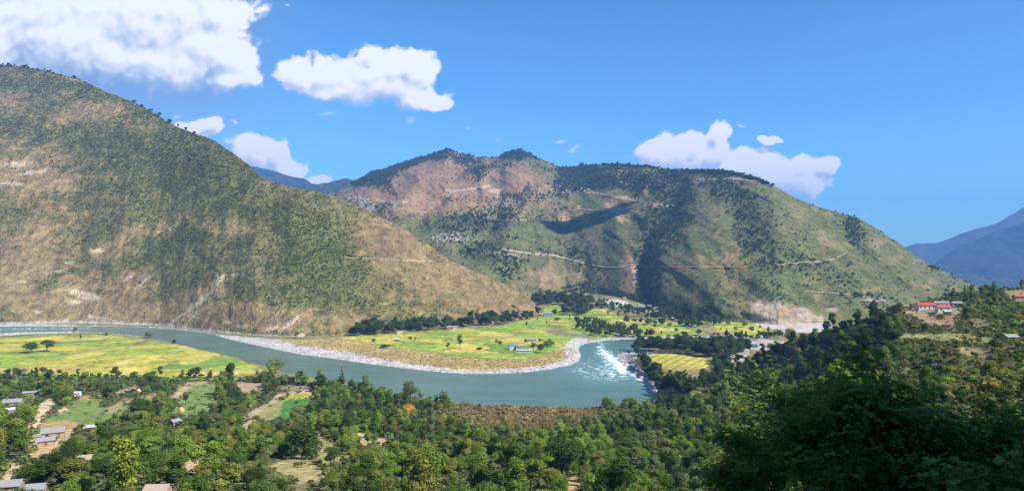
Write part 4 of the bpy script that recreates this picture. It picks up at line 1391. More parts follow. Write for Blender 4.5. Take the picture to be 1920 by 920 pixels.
# explicit landmark trees, read off the photograph (foot of the trunk)
LAND = [  # px, py foot, name, proto, height m, width factor, colour, label
    (283, 723, 'broadleaf_tree', 'round0', 13.5, 1.25, 'deep green', 'wide dark round tree at the lower edge of the left yellow paddy'),
    (341, 716, 'broadleaf_tree', 'tall0', 12.0, .95, 'greyish green', 'slender greyish tree just right of the wide dark tree by the left paddy'),
    (432, 742, 'broadleaf_tree', 'tall1', 27.0, .85, 'dark green', 'very tall narrow dark tree rising against the yellow paddy'),
    (436, 765, 'broadleaf_tree', 'round2', 14.0, 1.1, 'dark green', 'dark bushy tree below the very tall narrow tree'),
    (516, 700, 'broadleaf_tree', 'round1', 15.0, 1.2, 'greyish green', 'grey green spreading tree standing out against the river'),
    (641, 727, 'pine_tree', 'pine0', 19.0, .9, 'dark green', 'small dark pine standing out against the middle of the river'),
    (763, 788, 'broadleaf_tree', 'round3', 12.0, .95, 'orange brown', 'orange brown tree in the wood below the river'),
    (818, 812, 'broadleaf_tree', 'round2', 11.5, 1.0, 'brownish', 'dry brownish tree in the wood right of the orange tree'),
    (1056, 900, 'broadleaf_tree', 'round0', 17.0, 1.0, 'dark green', 'large dark rounded tree above the small orange soil patch at the bottom'),
    (1135, 772, 'broadleaf_tree', 'tall2', 11.0, 1.3, 'deep green', 'deep green tree at the near river edge opposite the rapids'),
    (1180, 770, 'broadleaf_tree', 'round1', 10.0, 1.1, 'deep green', 'rounded tree on the near bank below the rocky shore'),
    (205, 748, 'broadleaf_tree', 'round3', 12.0, 1.0, 'deep green', 'round tree between the two small green plots on the left'),
    (280, 790, 'broadleaf_tree', 'round4', 15.0, 1.25, 'dark green', 'broad dark tree below the long green plot on the left'),
    (348, 758, 'broadleaf_tree', 'tall0', 9.0, 1.1, 'dark green', 'small dark tree inside the bright green plot'),
    (390, 900, 'broadleaf_tree', 'round0', 13.0, 1.1, 'light green', 'light green tree below the bare soil patch at the bottom left'),
    (620, 874, 'broadleaf_tree', 'round1', 8.0, 1.0, 'dark green', 'small dark tree at the foot of the sloping clearing'),
    (575, 862, 'broadleaf_tree', 'round2', 14.0, 1.15, 'dark green', 'dark tree between the two sloping clearings'),
    (690, 838, 'broadleaf_tree', 'tall0', 9.0, 1.0, 'mid green', 'slim green tree in front of the pale soil gap'),
    (862, 653, 'broadleaf_tree', 'tall1', 17.0, 1.0, 'greyish green', 'lone tall open tree standing in the paddies inside the river bend'),
    (839, 655, 'broadleaf_tree', 'tall2', 9.0, 1.2, 'greyish green', 'smaller tree beside the lone tall tree in the paddies'),
    (1081, 617, 'broadleaf_tree', 'round0', 8.0, 1.0, 'dark green', 'small round dark tree alone in the far paddies'),
    (1068, 600, 'pine_tree', 'pine1', 12.0, .8, 'dark green', 'thin upright tree in the far paddies above the lone round tree'),
    (1025, 607, 'pine_tree', 'pine0', 9.0, .8, 'dark green', 'thin upright tree beside the blue roofed farm'),
    (987, 613, 'broadleaf_tree', 'tall0', 9.0, 1.0, 'dark green', 'small dark tree at the left end of the far paddies'),
    (60, 661, 'broadleaf_tree', 'round2', 13.5, 1.5, 'deep green', 'left half of the dark tree clump standing in the left yellow paddy'),
    (88, 659, 'broadleaf_tree', 'round3', 15.0, 1.25, 'dark green', 'right half of the dark tree clump standing in the left yellow paddy'),
    (151, 637, 'broadleaf_tree', 'tall1', 8.0, 1.0, 'dark green', 'small dark tree on the bank between two strips of left paddy'),
    (200, 629, 'bush', 'bush0', 4.5, 1.3, 'dark green', 'low dark bush at the water edge of the left paddy'),
    (140, 622, 'broadleaf_tree', 'round4', 8.0, 1.0, 'greyish green', 'small tree on the far edge of the left paddy by the rapids'),
    (280, 633, 'broadleaf_tree', 'round1', 9.0, 1.6, 'greyish green', 'wide greyish tree on the bank where the left paddy meets the river'),
    (326, 643, 'bush', 'bush1', 5.0, 1.5, 'dark green', 'dark bush hanging over the river at the right end of the left paddy'),
    (1000, 656, 'broadleaf_tree', 'round0', 10.0, 1.1, 'brownish', 'brownish tree just right of the walled farmhouse in the bend'),
    (1013, 660, 'broadleaf_tree', 'round2', 11.0, .9, 'deep green', 'tree between the farmhouse and the dry grass of the bend'),
    (1026, 656, 'broadleaf_tree', 'round3', 12.0, 1.0, 'mid green', 'mid green tree at the edge of the dry grass in the bend'),
    (1035, 650, 'broadleaf_tree', 'round4', 11.0, 1.0, 'mid green', 'rightmost tree of the row beside the dry grass in the bend'),
    (986, 641, 'bush', 'bush0', 5.0, 1.0, 'dark green', 'dark bush left of the grey roofed house in the paddies'),
    (1012, 640, 'bush', 'bush1', 4.0, 1.2, 'dark green', 'dark bush right of the grey roofed house in the paddies'),
    (930, 642, 'bush', 'bush0', 5.0, 1.0, 'dark green', 'bush on the paddy bank left of the blue roofed house'),
    (938, 646, 'bush', 'bush1', 5.5, 1.1, 'deep green', 'bush just left of the blue roofed house in the bend'),
    (900, 655, 'bush', 'bush0', 3.5, 3.0, 'dark green', 'long low hedge bush among the paddies in the bend'),
    (720, 652, 'bush', 'bush1', 5.0, 2.4, 'deep green', 'low bush on the dry edge of the paddies by the gravel bar'),
    (700, 640, 'bush', 'bush0', 4.5, 1.8, 'deep green', 'low bush among the paddies near the two small white huts'),
    (770, 636, 'bush', 'bush1', 4.0, 1.3, 'deep green', 'left one of the two bushes right of the white huts'),
    (779, 637, 'bush', 'bush0', 4.0, 1.0, 'deep green', 'right one of the two bushes right of the white huts'),
    (860, 643, 'bush', 'bush0', 3.5, 1.0, 'dark green', 'tiny dark bush on the brown plot behind the lone tall tree'),
    (668, 625, 'broadleaf_tree', 'tall2', 17.0, 1.1, 'dark green', 'dark tree at the left end of the row along the foot of the hill'),
    (1040, 592, 'broadleaf_tree', 'round2', 13.0, 1.0, 'dark green', 'dark tree just right of the blue roofed farm at the hill tip'),
]
land_xy = []
for i, (px_, py_, nm, key, hh, wf, cn_, lb) in enumerate(LAND):
    dfun = D_near if py_ > N_TOP(px_) else D_floor
    D0 = float(dfun(np.array([float(px_)]), np.array([float(py_)]))[0])
    loc = P(px_, py_, D0)
    land_xy.append((loc[0], loc[1], 3.2))
    cc_ = COLN[cn_] * (1 + .1 * math.sin(i * 2.3))
    tree_obj(nm, key, loc, hh, wf, cc_, i * 1.7, lb, None)

# house plots are kept free of trees
HOUSES_NEAR = [(25, 757), (12, 771), (57, 741), (146, 744), (98, 815), (86, 832), (165, 867), (328, 795), (173, 806), (295, 925), (25, 925), (70, 928), (260, 734), (341, 772), (470, 762),
               (1735, 580), (1768, 582), (1793, 574), (1775, 588), (1910, 562), (1892, 644)]
for (hx_, hy_) in HOUSES_NEAR:
    D0 = float(D_near(np.array([float(hx_)]), np.array([float(hy_)]))[0])
    land_xy.append((D0 * (hx_ - 960) / F, D0, 5.0))
    land_xy.append((D0 * (hx_ - 960) / F, D0 - 9, 4.0))

rng = np.random.default_rng(21)
x, y, Dd = sample_img(90000, (-200, 540, 2100, 1010), D_near, lambda x, y: near_density(x, y) * (y > N_TOP(x) + 3) * np.where(y > 930, .6, 1.0), rng)
rr = np.exp(rng.normal(math.log(3.3), .24, len(x))) * np.where(y > 860, .88, 1.0)
scrub_r = ell(x, y, 985, 790, 190, 45, 0, .5, .3, 4)
rr = rr * (1 - .45 * scrub_r) * (1 - .42 * sstep(x, 1640, 1710))
ok_ = ~covers(x, y, rr * 2.4 * F / Dd, rng)
x, y, Dd, rr = x[ok_], y[ok_], Dd[ok_], rr[ok_]
scrub_r = scrub_r[ok_]
kp = pick_spaced(x, y, Dd, rr, .74, land_xy)
x, y, Dd, rr = x[kp], y[kp], Dd[kp], rr[kp]
X = Dd * (x - 960) / F
print('near trees', len(x))
# tree colour from slow noise, so clumps share a tone
nz = fbm(X / 55, Dd / 55, 3, 801) + .35 * rng.normal(size=len(x)) * .6
nz2 = fbm(X / 30, Dd / 40, 3, 811) + .30 * rng.normal(size=len(x))
names_c = np.full(len(x), 'mid green', dtype=object)
names_c[nz < -.22] = 'dark green'; names_c[(nz >= -.22) & (nz < -.02)] = 'deep green'
names_c[(nz > .22)] = 'light green'; names_c[(nz2 > .42)] = 'olive green'; names_c[(nz2 < -.48)] = 'greyish green'
names_c[(nz > .50) & (nz2 > .1)] = 'yellowish green'; names_c[(nz2 > 1.0)] = 'brownish'
ridge_shade = inside(x, y, [(1350, 700), (1400, 640), (1500, 600), (1640, 590), (1680, 640), (1660, 700), (1500, 760), (1380, 770)]) & (rng.uniform(size=len(x)) < .85)  # shade of the ridge, painted into the colour of its trees
names_c[ridge_shade] = 'dark green'
names_c[(scrub_r[kp] > .5) & (rng.uniform(size=len(x)) < .5)] = 'olive green'
vis = (x > -10) & (x < 1930) & (y < 935)
sizepx = rr * F / Dd
# the shaded near right corner is covered by the close trees: leave those to the stuff
hidden = (x > 1380) & (y > 700)
score = np.where(vis & ~hidden, sizepx, 0)
order = np.argsort(-score)
N_IND = 232
ind = order[:N_IND]; rest = order[N_IND:]

REG = [  # region phrase by image position
    (lambda a, b: a > 1640 and b < 600, 'on the knoll with red roofs'),
    (lambda a, b: a > 1640, 'on the slope below the red roofs'),
    (lambda a, b: a > 1340 and b < 720, 'on the ridge right of the terraces'),
    (lambda a, b: a > 1340, 'beside the shaded close trees'),
    (lambda a, b: a > 1190 and b < 790, 'below the terraced paddies'),
    (lambda a, b: a > 1190 and b < 850, 'left of the shaded close trees'),
    (lambda a, b: a > 1190, 'bottom edge by the shaded trees'),
    (lambda a, b: a > 1000 and b < 850, 'below the rapids, above mid bottom'),
    (lambda a, b: a > 1000, 'around the large dark tree'),
    (lambda a, b: a > 830 and b < 830, 'in the brown scrub belt'),
    (lambda a, b: a > 830 and b < 880, 'below the brown scrub belt'),
    (lambda a, b: a > 830, 'bottom edge below the scrub belt'),
    (lambda a, b: a > 660 and b < 800, 'near the orange tree'),
    (lambda a, b: a > 660 and b < 860, 'near the pale soil gap'),
    (lambda a, b: a > 660, 'bottom edge below the soil gap'),
    (lambda a, b: a > 500 and b < 800, 'around the yellow green plot'),
    (lambda a, b: a > 500 and b < 860, 'above the sloping clearings'),
    (lambda a, b: a > 500, 'beside the sloping clearings'),
    (lambda a, b: a > 310 and b < 800, 'around the haystacks'),
    (lambda a, b: a > 310 and b < 870, 'around the blue grey hut'),
    (lambda a, b: a > 310, 'by the bare soil patch'),
    (lambda a, b: a > 130 and b < 760, 'between left paddy and green plots'),
    (lambda a, b: a > 130 and b < 850, 'below the long green plot'),
    (lambda a, b: a > 130, 'around the tan roofed hut'),
    (lambda a, b: b < 760, 'behind the far left farm'),
    (lambda a, b: b < 850, 'between the two left farms'),
    (lambda a, b: True, 'in the bottom left corner'),
]


def region(a, b):
    for f_, s_ in REG:
        if f_(a, b):
            return s_


ORD = ['leftmost', 'second from left', 'third from left', 'fourth from left', 'fifth from left', 'sixth from left', 'seventh from left', 'eighth from left', 'ninth from left',
       'tenth from left', 'eleventh from left', 'twelfth from left', 'thirteenth from left', 'fourteenth from left', 'fifteenth from left']


def label_sets(items):
    """items: list of dicts with adj, noun, reg, px -> a label that singles each one out"""
    by = {}
    for it in items:
        by.setdefault((it['adj'], it['noun'], it['reg']), []).append(it)
    for (adj, noun, reg), lst in by.items():
        lst.sort(key=lambda q: q['px'])
        if len(lst) == 1:
            lst[0]['label'] = 'the one %s %s %s' % (adj, noun, reg)
        else:
            for k_, it in enumerate(lst):
                word = 'rightmost' if k_ == len(lst) - 1 else ORD[min(k_, len(ORD) - 1)]
                it['label'] = '%s %s %s, %s' % (adj, noun, reg, word)


items = []
for i in ind:
    tall = rng.uniform() < .30 and 2.6 < rr[i] < 3.9
    small = rr[i] < 2.6
    if small:
        key = 'bush%d' % rng.integers(0, 2); hh = rr[i] * 1.9; nm = 'bush'; noun = 'bush'; sz = 'low' if rr[i] < 2.2 else 'rounded'
    elif tall:
        key = 'tall%d' % rng.integers(0, 3); hh = rr[i] * 3.1; nm = 'broadleaf_tree'; noun = 'tree'; sz = 'tall narrow'
    else:
        key = 'round%d' % rng.integers(0, 5); hh = rr[i] * 2.15; nm = 'broadleaf_tree'; noun = 'tree'; sz = 'small' if rr[i] < 3.2 else ('large round' if rr[i] > 4.1 else 'round')
    items.append(dict(i=i, key=key, hh=hh, nm=nm, noun=noun, adj=sz + ' ' + names_c[i], reg=region(x[i], y[i] - 15), px=x[i],
                      wf=float(np.clip(2.15 * rr[i] / (PROTO[key][3] * hh / PROTO[key][2]), .8, 1.5))))
label_sets(items)
for it in items:
    i = it['i']
    cc_ = COLN[names_c[i]] * float(np.exp(rng.normal(0, .10)))
    tree_obj(it['nm'], it['key'], P(x[i], y[i], Dd[i]) - np.array([0, 0, .2]), it['hh'], it['wf'], cc_, float(rng.uniform(0, 6.28)), it['label'],
             'bushes on the near slope' if it['noun'] == 'bush' else 'trees of the wood on the near slope')

ct = np.array([COLN[names_c[i]] * (.72 if ridge_shade[i] else 1) for i in rest])  # ridge trees tinted darker still, to stand for shade
pidx = np.where(rr[rest] < 2.5, rng.integers(6, 8, len(rest)), np.where(rng.uniform(size=len(rest)) < .3, rng.integers(4, 6, len(rest)), rng.integers(0, 4, len(rest))))
sc_ = rr[rest] / np.where(pidx >= 6, 2.3, np.where(pidx >= 4, 3.1, 4.2))
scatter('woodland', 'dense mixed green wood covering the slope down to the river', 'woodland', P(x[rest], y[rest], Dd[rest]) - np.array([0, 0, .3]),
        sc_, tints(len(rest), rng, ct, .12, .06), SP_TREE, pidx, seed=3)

# undergrowth between the trees
rng = np.random.default_rng(31)
x, y, Dd = sample_img(220000, (-200, 540, 2100, 1000), D_near, lambda x, y: (1 - .93 * open_mask(x, y, 0)) * (y > N_TOP(x) + 1.5) * (1 + 1.6 * ell(x, y, 985, 772, 160, 20, 0, .4, .3)), rng)
x, y, Dd = x[:32000], y[:32000], Dd[:32000]
sr = ell(x, y, 985, 778, 160, 30, 0, .6, .5, 4)[:, None]
kn = (sstep(x, 1650, 1730) * .5)[:, None]
tb = tints(len(x), rng, C(0.120, 0.150, 0.045), .35, .15)
tb = tb * (1 - sr * .8) + tints(len(x), rng, C(0.34, 0.25, 0.115), .25, .1) * sr * .8
tb = tb * (1 - kn) + tints(len(x), rng, C(0.20, 0.18, 0.065), .3, .12) * kn
scatter('undergrowth', 'low green and straw coloured undergrowth on the near slope', 'undergrowth', P(x, y, Dd), np.exp(rng.normal(-.45, .35, len(x))), tb, SP_SHRUB, seed=4)

# ------------------------------------------------------------------ woods of the valley floor (rows of trees too many to tell apart)
rng = np.random.default_rng(41)
BELTS = [  # polygon, n, height factor, tint
    ([(655, 632), (700, 628), (780, 621), (860, 614), (940, 608), (1000, 598), (1012, 590), (990, 585), (930, 592), (840, 602), (740, 612), (668, 616)], 330, 1.45, C(0.050, 0.075, 0.024)),
    ([(995, 562), (1040, 554), (1100, 563), (1108, 572), (1075, 580), (1040, 572), (1000, 574)], 150, 1.5, C(0.048, 0.070, 0.026)),
    ([(1052, 582), (1100, 577), (1110, 586), (1085, 592), (1056, 590)], 60, 1.4, C(0.055, 0.075, 0.03)),
    ([(1105, 566), (1135, 566), (1190, 580), (1260, 590), (1300, 604), (1230, 602), (1170, 590), (1120, 580)], 130, 1.0, C(0.055, 0.085, 0.028)),
    ([(1150, 603), (1200, 606), (1270, 610), (1300, 606), (1340, 622), (1290, 612), (1220, 610)], 50, .9, C(0.055, 0.085, 0.028)),
    ([(1075, 602), (1110, 600), (1150, 612), (1185, 622), (1240, 632), (1200, 634), (1150, 632), (1110, 630), (1085, 618)], 150, .95, C(0.060, 0.085, 0.030)),
    ([(1186, 656), (1200, 650), (1240, 652), (1300, 655), (1345, 658), (1400, 655), (1405, 668), (1340, 672), (1290, 664), (1205, 660)], 210, 1.5, C(0.050, 0.078, 0.026)),
    ([(1186, 656), (1200, 660), (1222, 690), (1250, 716), (1300, 722), (1330, 706), (1350, 696), (1370, 700), (1360, 730), (1300, 740), (1240, 735), (1215, 712)], 190, .85, C(0.055, 0.082, 0.026)),
    ([(1338, 680), (1350, 672), (1380, 690), (1380, 715), (1345, 708)], 60, .9, C(0.050, 0.072, 0.03)),
    ([(1232, 572), (1310, 592), (1340, 600), (1350, 610), (1300, 606), (1240, 592)], 120, 1.2, C(0.05, 0.075, 0.028)),
    ([(1350, 627), (1400, 633), (1450, 632), (1462, 622), (1470, 634), (1400, 639), (1352, 633)], 40, .8, C(0.06, 0.085, 0.03)),
    ([(-200, 640), (0, 690), (40, 695), (120, 700), (200, 704), (330, 705), (420, 706), (420, 716), (0, 716), (-200, 716)], 90, .8, C(0.06, 0.085, 0.028)),
]
ax_, ay_, as_, at_ = [], [], [], []
for poly, n_, hs, tn in BELTS:
    p_ = np.array(poly); cnt = 0
    xx = rng.uniform(p_[:, 0].min(), p_[:, 0].max(), 9000); yy = rng.uniform(p_[:, 1].min(), p_[:, 1].max(), 9000)
    k_ = np.nonzero(inside(xx, yy, poly))[0][:n_]
    ax_.append(xx[k_]); ay_.append(yy[k_]); as_.append(np.exp(rng.normal(0, .2, len(k_))) * hs); at_.append(tints(len(k_), rng, tn * 1.45, .22, .1))
x = np.concatenate(ax_); y = np.concatenate(ay_); sc_ = np.concatenate(as_); tb = np.concatenate(at_)
Dd = D_floor(x, y)
okk = river_sd(x, y) > 4
x, y, sc_, tb, Dd = x[okk], y[okk], sc_[okk], tb[okk], Dd[okk]
scatter('valley_woods', 'dark woods and hedgerows along the fields of the valley floor', 'woods', P(x, y, Dd), sc_ * .95, tb, SP_TREE[:6], seed=5)

# scattered single trees in the far paddies and on the hill crests
rng = np.random.default_rng(51)
items = []
spots = [(1100, 622), (1112, 614), (1124, 604), (1136, 618), (1150, 626), (1163, 622), (1176, 629), (1190, 618), (1201, 628), (1212, 606), (1228, 616), (1240, 627), (1255, 613), (1268, 622),
         (1282, 630), (1296, 616), (1310, 628), (1085, 596), (1097, 590), (1110, 598), (1045, 604), (1008, 600), (1338, 612), (1352, 618), (1366, 610), (1380, 620), (1395, 613), (1410, 622),
         (1425, 615), (1440, 624), (1390, 628), (1433, 629), (1345, 640), (1362, 640), (960, 606), (1140, 590), (1160, 596), (1185, 600)]
for (a, b) in spots:
    cn_ = ['dark green', 'deep green', 'mid green'][int(rng.integers(0, 3))]
    key = ['round1', 'tall0', 'round3', 'tall2', 'pine0'][int(rng.integers(0, 5))]
    if a < 1086: reg = 'left of the grove in the far paddies'
    elif a < 1215 and b < 610: reg = 'near the white gravel yard'
    elif a < 1215: reg = 'above the far gravel shore'
    elif a < 1330: reg = 'in far paddies above the rapids wood'
    else: reg = 'in the paddy before the landslide'
    nm = 'pine_tree' if key.startswith('pine') else 'broadleaf_tree'
    adj = {'r': 'small round', 't': 'small tall', 'p': 'thin upright'}[key[0]] + ' ' + cn_
    items.append(dict(px=a, py=b, nm=nm, key=key, hh=float(rng.uniform(6, 11)), cn=cn_, adj=adj, noun='tree', reg=reg, df=D_floor, grp='small trees among the far paddies'))
for k_ in range(34):
    a = float(rng.choice([rng.uniform(0, 115), rng.uniform(245, 372), rng.uniform(110, 200)], p=[.45, .45, .10])); b = float(L_CREST(a)) + float(rng.uniform(.5, 6 if a < 120 else 3))
    reg = 'on the top of the left hill' if a < 115 else ('on the upper edge of the left hill' if a < 205 else 'on the left hill skyline')
    key = ['round0', 'round2', 'tall1'][int(rng.integers(0, 3))]; cn_ = ['dark green', 'deep green'][int(rng.integers(0, 2))]
    adj = {'r': 'small round', 't': 'small tall'}[key[0]] + ' ' + cn_
    items.append(dict(px=a, py=b, nm='broadleaf_tree', key=key, hh=float(rng.uniform(7, 13)), cn=cn_, adj=adj, noun='tree', reg=reg, df=D_left, grp='trees on the skyline of the left hill'))
label_sets(items)
for it in items:
    D0 = float(it['df'](np.array([it['px']]) * 1.0, np.array([it['py']]) * 1.0)[0])
    tree_obj(it['nm'], it['key'], P(it['px'], it['py'], D0) - np.array([0, 0, .4]), it['hh'], 1.2, COLN[it['cn']] * 1.0, it['px'], it['label'], it['grp'])

# crest of the mountain: tree line as part of the woods
rng = np.random.default_rng(61)
x = np.concatenate([rng.uniform(690, 1100, 260), rng.uniform(1050, 1450, 520)]); y = M_CREST(x) + rng.uniform(0.3, 5, len(x))
Dd = D_mid(x, y)
scatter('ridge_woods', 'fringe of dark trees along the crest of the far mountain', 'woods', P(x, y, Dd), np.exp(rng.normal(0, .3, len(x))) * .95,
        tints(len(x), rng, C(0.060, 0.090, 0.040), .2, .1), SP_FAR, seed=6)
# dry grass and boulders on the bar inside the bend
rng = np.random.default_rng(71)
bx = rng.uniform(520, 1088, 12000); by = rng.uniform(634, 698, 12000)
k_ = inside(bx, by, [(520, 640), (640, 638), (700, 648), (780, 659), (860, 670), (1000, 675), (1060, 652), (1082, 650), (1078, 668), (1030, 684), (950, 692), (860, 692), (760, 682), (640, 662)])
bx, by = bx[k_][:1300], by[k_][:1300]
scatter('dry_grass', 'straw coloured grass tufts inside the river bend', 'grass', P(bx, by, D_floor(bx, by)), np.exp(rng.normal(.1, .3, len(bx))),
        tints(len(bx), rng, C(0.48, 0.37, 0.17), .14, .05), SP_GRASS, seed=7)

SP_STONE = []
M_STONE, t_, bs = mat('stone')
t_.put(bs.inputs['Base Color'], t_.new('ShaderNodeAttribute', attribute_type='INSTANCER', attribute_name='tint').outputs['Color']); bs.inputs['Roughness'].default_value = .9
for i in range(3):
    rs_ = np.random.default_rng(560 + i)
    u_ = np.linspace(0, 2 * np.pi, 9)[:-1]
    vv = [(0, 0, -.4)]
    for zz_, q_ in ((-.2, .85), (.15, 1.0), (.42, .6)):
        for a_ in u_:
            k_ = q_ * rs_.uniform(.75, 1.2); vv.append((k_ * math.cos(a_) * 1.2, k_ * math.sin(a_), zz_ + rs_.uniform(-.08, .08)))
    vv.append((0, 0, .5)); ff = []
    for j in range(2):
        for k in range(8):
            ff.append((1 + j * 8 + k, 1 + j * 8 + (k + 1) % 8, 9 + j * 8 + (k + 1) % 8, 9 + j * 8 + k))
    me = bpy.data.meshes.new('stone%d' % i); me.from_pydata(vv, [], ff + [(17 + k, 17 + (k + 1) % 8, 25) for k in range(8)]); me.materials.append(M_STONE)
    SP_STONE.append(bpy.data.objects.new('stone%d' % i, me))
rng = np.random.default_rng(73)
bx = rng.uniform(-100, 1480, 60000); by = rng.uniform(604, 705, 60000)
sdv_ = river_sd(bx, by)
gw_ = np.interp(bx, [-520, 0, 130, 150, 405, 425, 520, 640, 760, 900, 1040, 1085, 1110, 1200, 1240, 1400, 1450], [24, 12, 6, 4, 4, 14, 40, 40, 26, 16, 26, 34, 12, 12, 14, 30, 30])
nn_ = (by < np.interp(bx, [-520, 0, 400, 560, 800, 1090, 1150, 1500], [613, 613, 640, 680, 720, 700, 645, 650])) | (bx < 140)
rk_ = ((np.hypot((bx - 1195) / 42, (by - 692) / 45) < 1) & (sdv_ < 26))
k_ = (sdv_ > .5) & (((sdv_ < gw_ * .95) & nn_) | rk_)
bx, by = bx[k_][:4200], by[k_][:4200]
scatter('river_stones', 'grey stones strewn over the gravel bars and the rocky shore', 'stones', P(bx, by, D_floor(bx, by)), np.exp(rng.normal(-.35, .45, len(bx))),
        tints(len(bx), rng, C(0.42, 0.385, 0.36), .28, .03), SP_STONE, seed=8)

# ------------------------------------------------------------------ close trees on the right, in the shade


def near_tree(name, loc, height, spread, seed, colr, label, nleaf):
    rng = np.random.default_rng(seed)
    parts = []; tips = []

    def grow(p, d, L, r, lev):
        pts = [np.array(p)]; rr_ = [r]
        q = np.array(p, float); dd = np.array(d, float)
        for k in range(4):
            dd = dd + rng.normal(scale=.13, size=3) + np.array([0, 0, .03 if lev < 2 else -.02]); dd /= np.linalg.norm(dd)
            q = q + dd * L / 4; pts.append(q.copy()); rr_.append(r * (1 - .16 * (k + 1)))
            if lev >= 2 or k >= 2:
                tips.append((q.copy(), dd.copy(), lev))
        parts.append(tube(pts, rr_, 7 if lev == 0 else 5))
        if lev < 4:
            nb = [4, 4, 3, 3][lev]
            for k in range(nb):
                j = rng.integers(2, 5)
                side = rng.normal(size=3); side[2] = abs(side[2]) * .35 + (.1 if lev else .25); side /= np.linalg.norm(side)
                nd_ = dd * .55 + side * .9; nd_ /= np.linalg.norm(nd_)
                grow(pts[j], nd_, L * rng.uniform(.62, .82), rr_[j] * .62, lev + 1)
    grow((0, 0, -1.5), (0, 0, 1.0), height * .42, height * .022, 0)
    V2, F2 = join(parts)
    T = np.array([t_[0] for t_ in tips if t_[2] >= 2]); TD = np.array([t_[1] for t_ in tips if t_[2] >= 2])
    sc = height / max(T[:, 2].max(), 1e-3)
    sxy = spread / max(np.ptp(T[:, 0]), np.ptp(T[:, 1])) * 1.0
    S3 = np.array([sxy, sxy, sc])
    V2 = V2 * S3; T = T * S3
    # feathery sprays: each spray is a drooping frond of many narrow leaflets
    nf_ = nleaf // 12
    ti = rng.integers(0, len(T), nf_)
    base = T[ti] + rng.normal(scale=1, size=(nf_, 3)) * np.array([.6, .6, .28])
    d = TD[ti] * .4 + rng.normal(scale=.6, size=(nf_, 3)); d[:, 2] = d[:, 2] * .25 - .05; d /= np.linalg.norm(d, axis=1)[:, None]
    up = np.array([0, 0, 1.0]); s_ = np.cross(d, up); s_ /= np.linalg.norm(s_, axis=1)[:, None] + 1e-6
    n_ = np.cross(s_, d)
    vs = []
    Lf = rng.uniform(.28, .62, nf_)[:, None]
    for k in range(6):
        a = (k + .5) / 6
        o_ = base + d * Lf * a + np.array([0, 0, -1]) * Lf * .28 * a * a
        for sg in (-1, 1):
            ln = Lf * (.36 * (1 - .6 * a)); wd = .036 + .015 * rng.uniform(size=(nf_, 1))
            tip = o_ + s_ * sg * ln + d * ln * .5 + n_ * rng.normal(scale=.05, size=(nf_, 1))
            vs.append(np.stack([o_ - d * wd, o_ + d * wd, tip + d * wd * .6, tip - d * wd * .8], 1))
    V1 = np.concatenate(vs, 0).reshape(-1, 3); n4 = len(V1) // 4
    me_c = np_mesh('crown', V1, np.arange(n4 * 4).reshape(-1, 4), False, fvar=np.tile(rng.uniform(0, 1, nf_), 12))
    me_t = np_mesh('trunk', V2, F2, True)
    e_ = bpy.data.objects.new(name, None); COL.objects.link(e_); e_.location = loc
    e_['label'] = label; e_['category'] = 'tree'; e_['group'] = 'close trees in shade at the right'
    c_ = link_mesh('crown', me_c, [M_LEAF_O], e_); c_.color = tuple(colr) + (1,)
    link_mesh('trunk', me_t, [M_BARK], e_)
    return e_


def at_depth(px_, D0, toppy, h):
    """foot of a tree of height h standing at depth D0 whose top reaches row toppy"""
    zt = D0 * (460 - toppy) / F
    return Vector((D0 * (px_ - 960) / F, D0, zt - h))


CL = C(0.058, 0.088, 0.022)
near_tree('feathery_tree', at_depth(1500, 52, 672, 15), 15, 11.5, 901, CL * 2.7, 'dark feathery tree leaning over the stream, leftmost of the close shaded trees', 105000)
near_tree('feathery_tree', at_depth(1620, 38, 640, 14), 14, 11, 902, CL * 2.6, 'tallest dark feathery tree in the middle of the close shaded trees', 130000)
near_tree('feathery_tree', at_depth(1800, 34, 722, 12), 12, 10, 903, CL * 3.0, 'dark feathery tree at the lower right of the close shaded trees', 105000)
near_tree('feathery_tree', at_depth(1440, 60, 790, 10), 10, 8, 904, CL * 2.7, 'low feathery tree at the left foot of the close shaded trees', 70000)
near_tree('feathery_tree', at_depth(1920, 30, 740, 10), 10, 8, 905, CL * 2.7, 'feathery tree cut by the right edge of the picture', 70000)

# ------------------------------------------------------------------ houses
M_WALLW = plain('white_wall', (0.60, 0.58, 0.54), .9, .1, .10, 1.5)
M_WALLS = plain('stone_wall', (0.33, 0.27, 0.20), .95, .1, .25, 2.0)
M_ROOFR = plain('red_roof', (0.50, 0.085, 0.05), .6, .3, .15, 1.0)
M_ROOFG = plain('grey_tin_roof', (0.27, 0.275, 0.29), .6, .3, .15, 1.0)
M_ROOFW = plain('white_tin_roof', (0.48, 0.49, 0.50), .6, .3, .12, 1.0)
M_ROOFP = plain('pale_tin_roof', (0.34, 0.34, 0.34), .7, .2, .15, 1.0)
M_WALLP = plain('mud_wall', (0.38, 0.34, 0.28), .9, .1, .15, 1.0)
M_ROOFB = plain('blue_tin_roof', (0.10, 0.22, 0.50), .5, .4, .12, 1.0)
M_ROOFT = plain('slate_roof', (0.40, 0.31, 0.24), .8, .2, .2, 2.0)
M_DARK = plain('dark_opening', (0.03, 0.03, 0.035), .4, .4, .1, 1.0)
M_WOOD = plain('wood', (0.20, 0.12, 0.07), .8, .2, .2, 3.0)
M_HAY = plain('straw', (0.50, 0.37, 0.20), .95, .05, .25, 4.0, bump=.1)
M_STEEL = plain('steel', (0.40, 0.38, 0.36), .6, .5, .1, 2.0, .3)


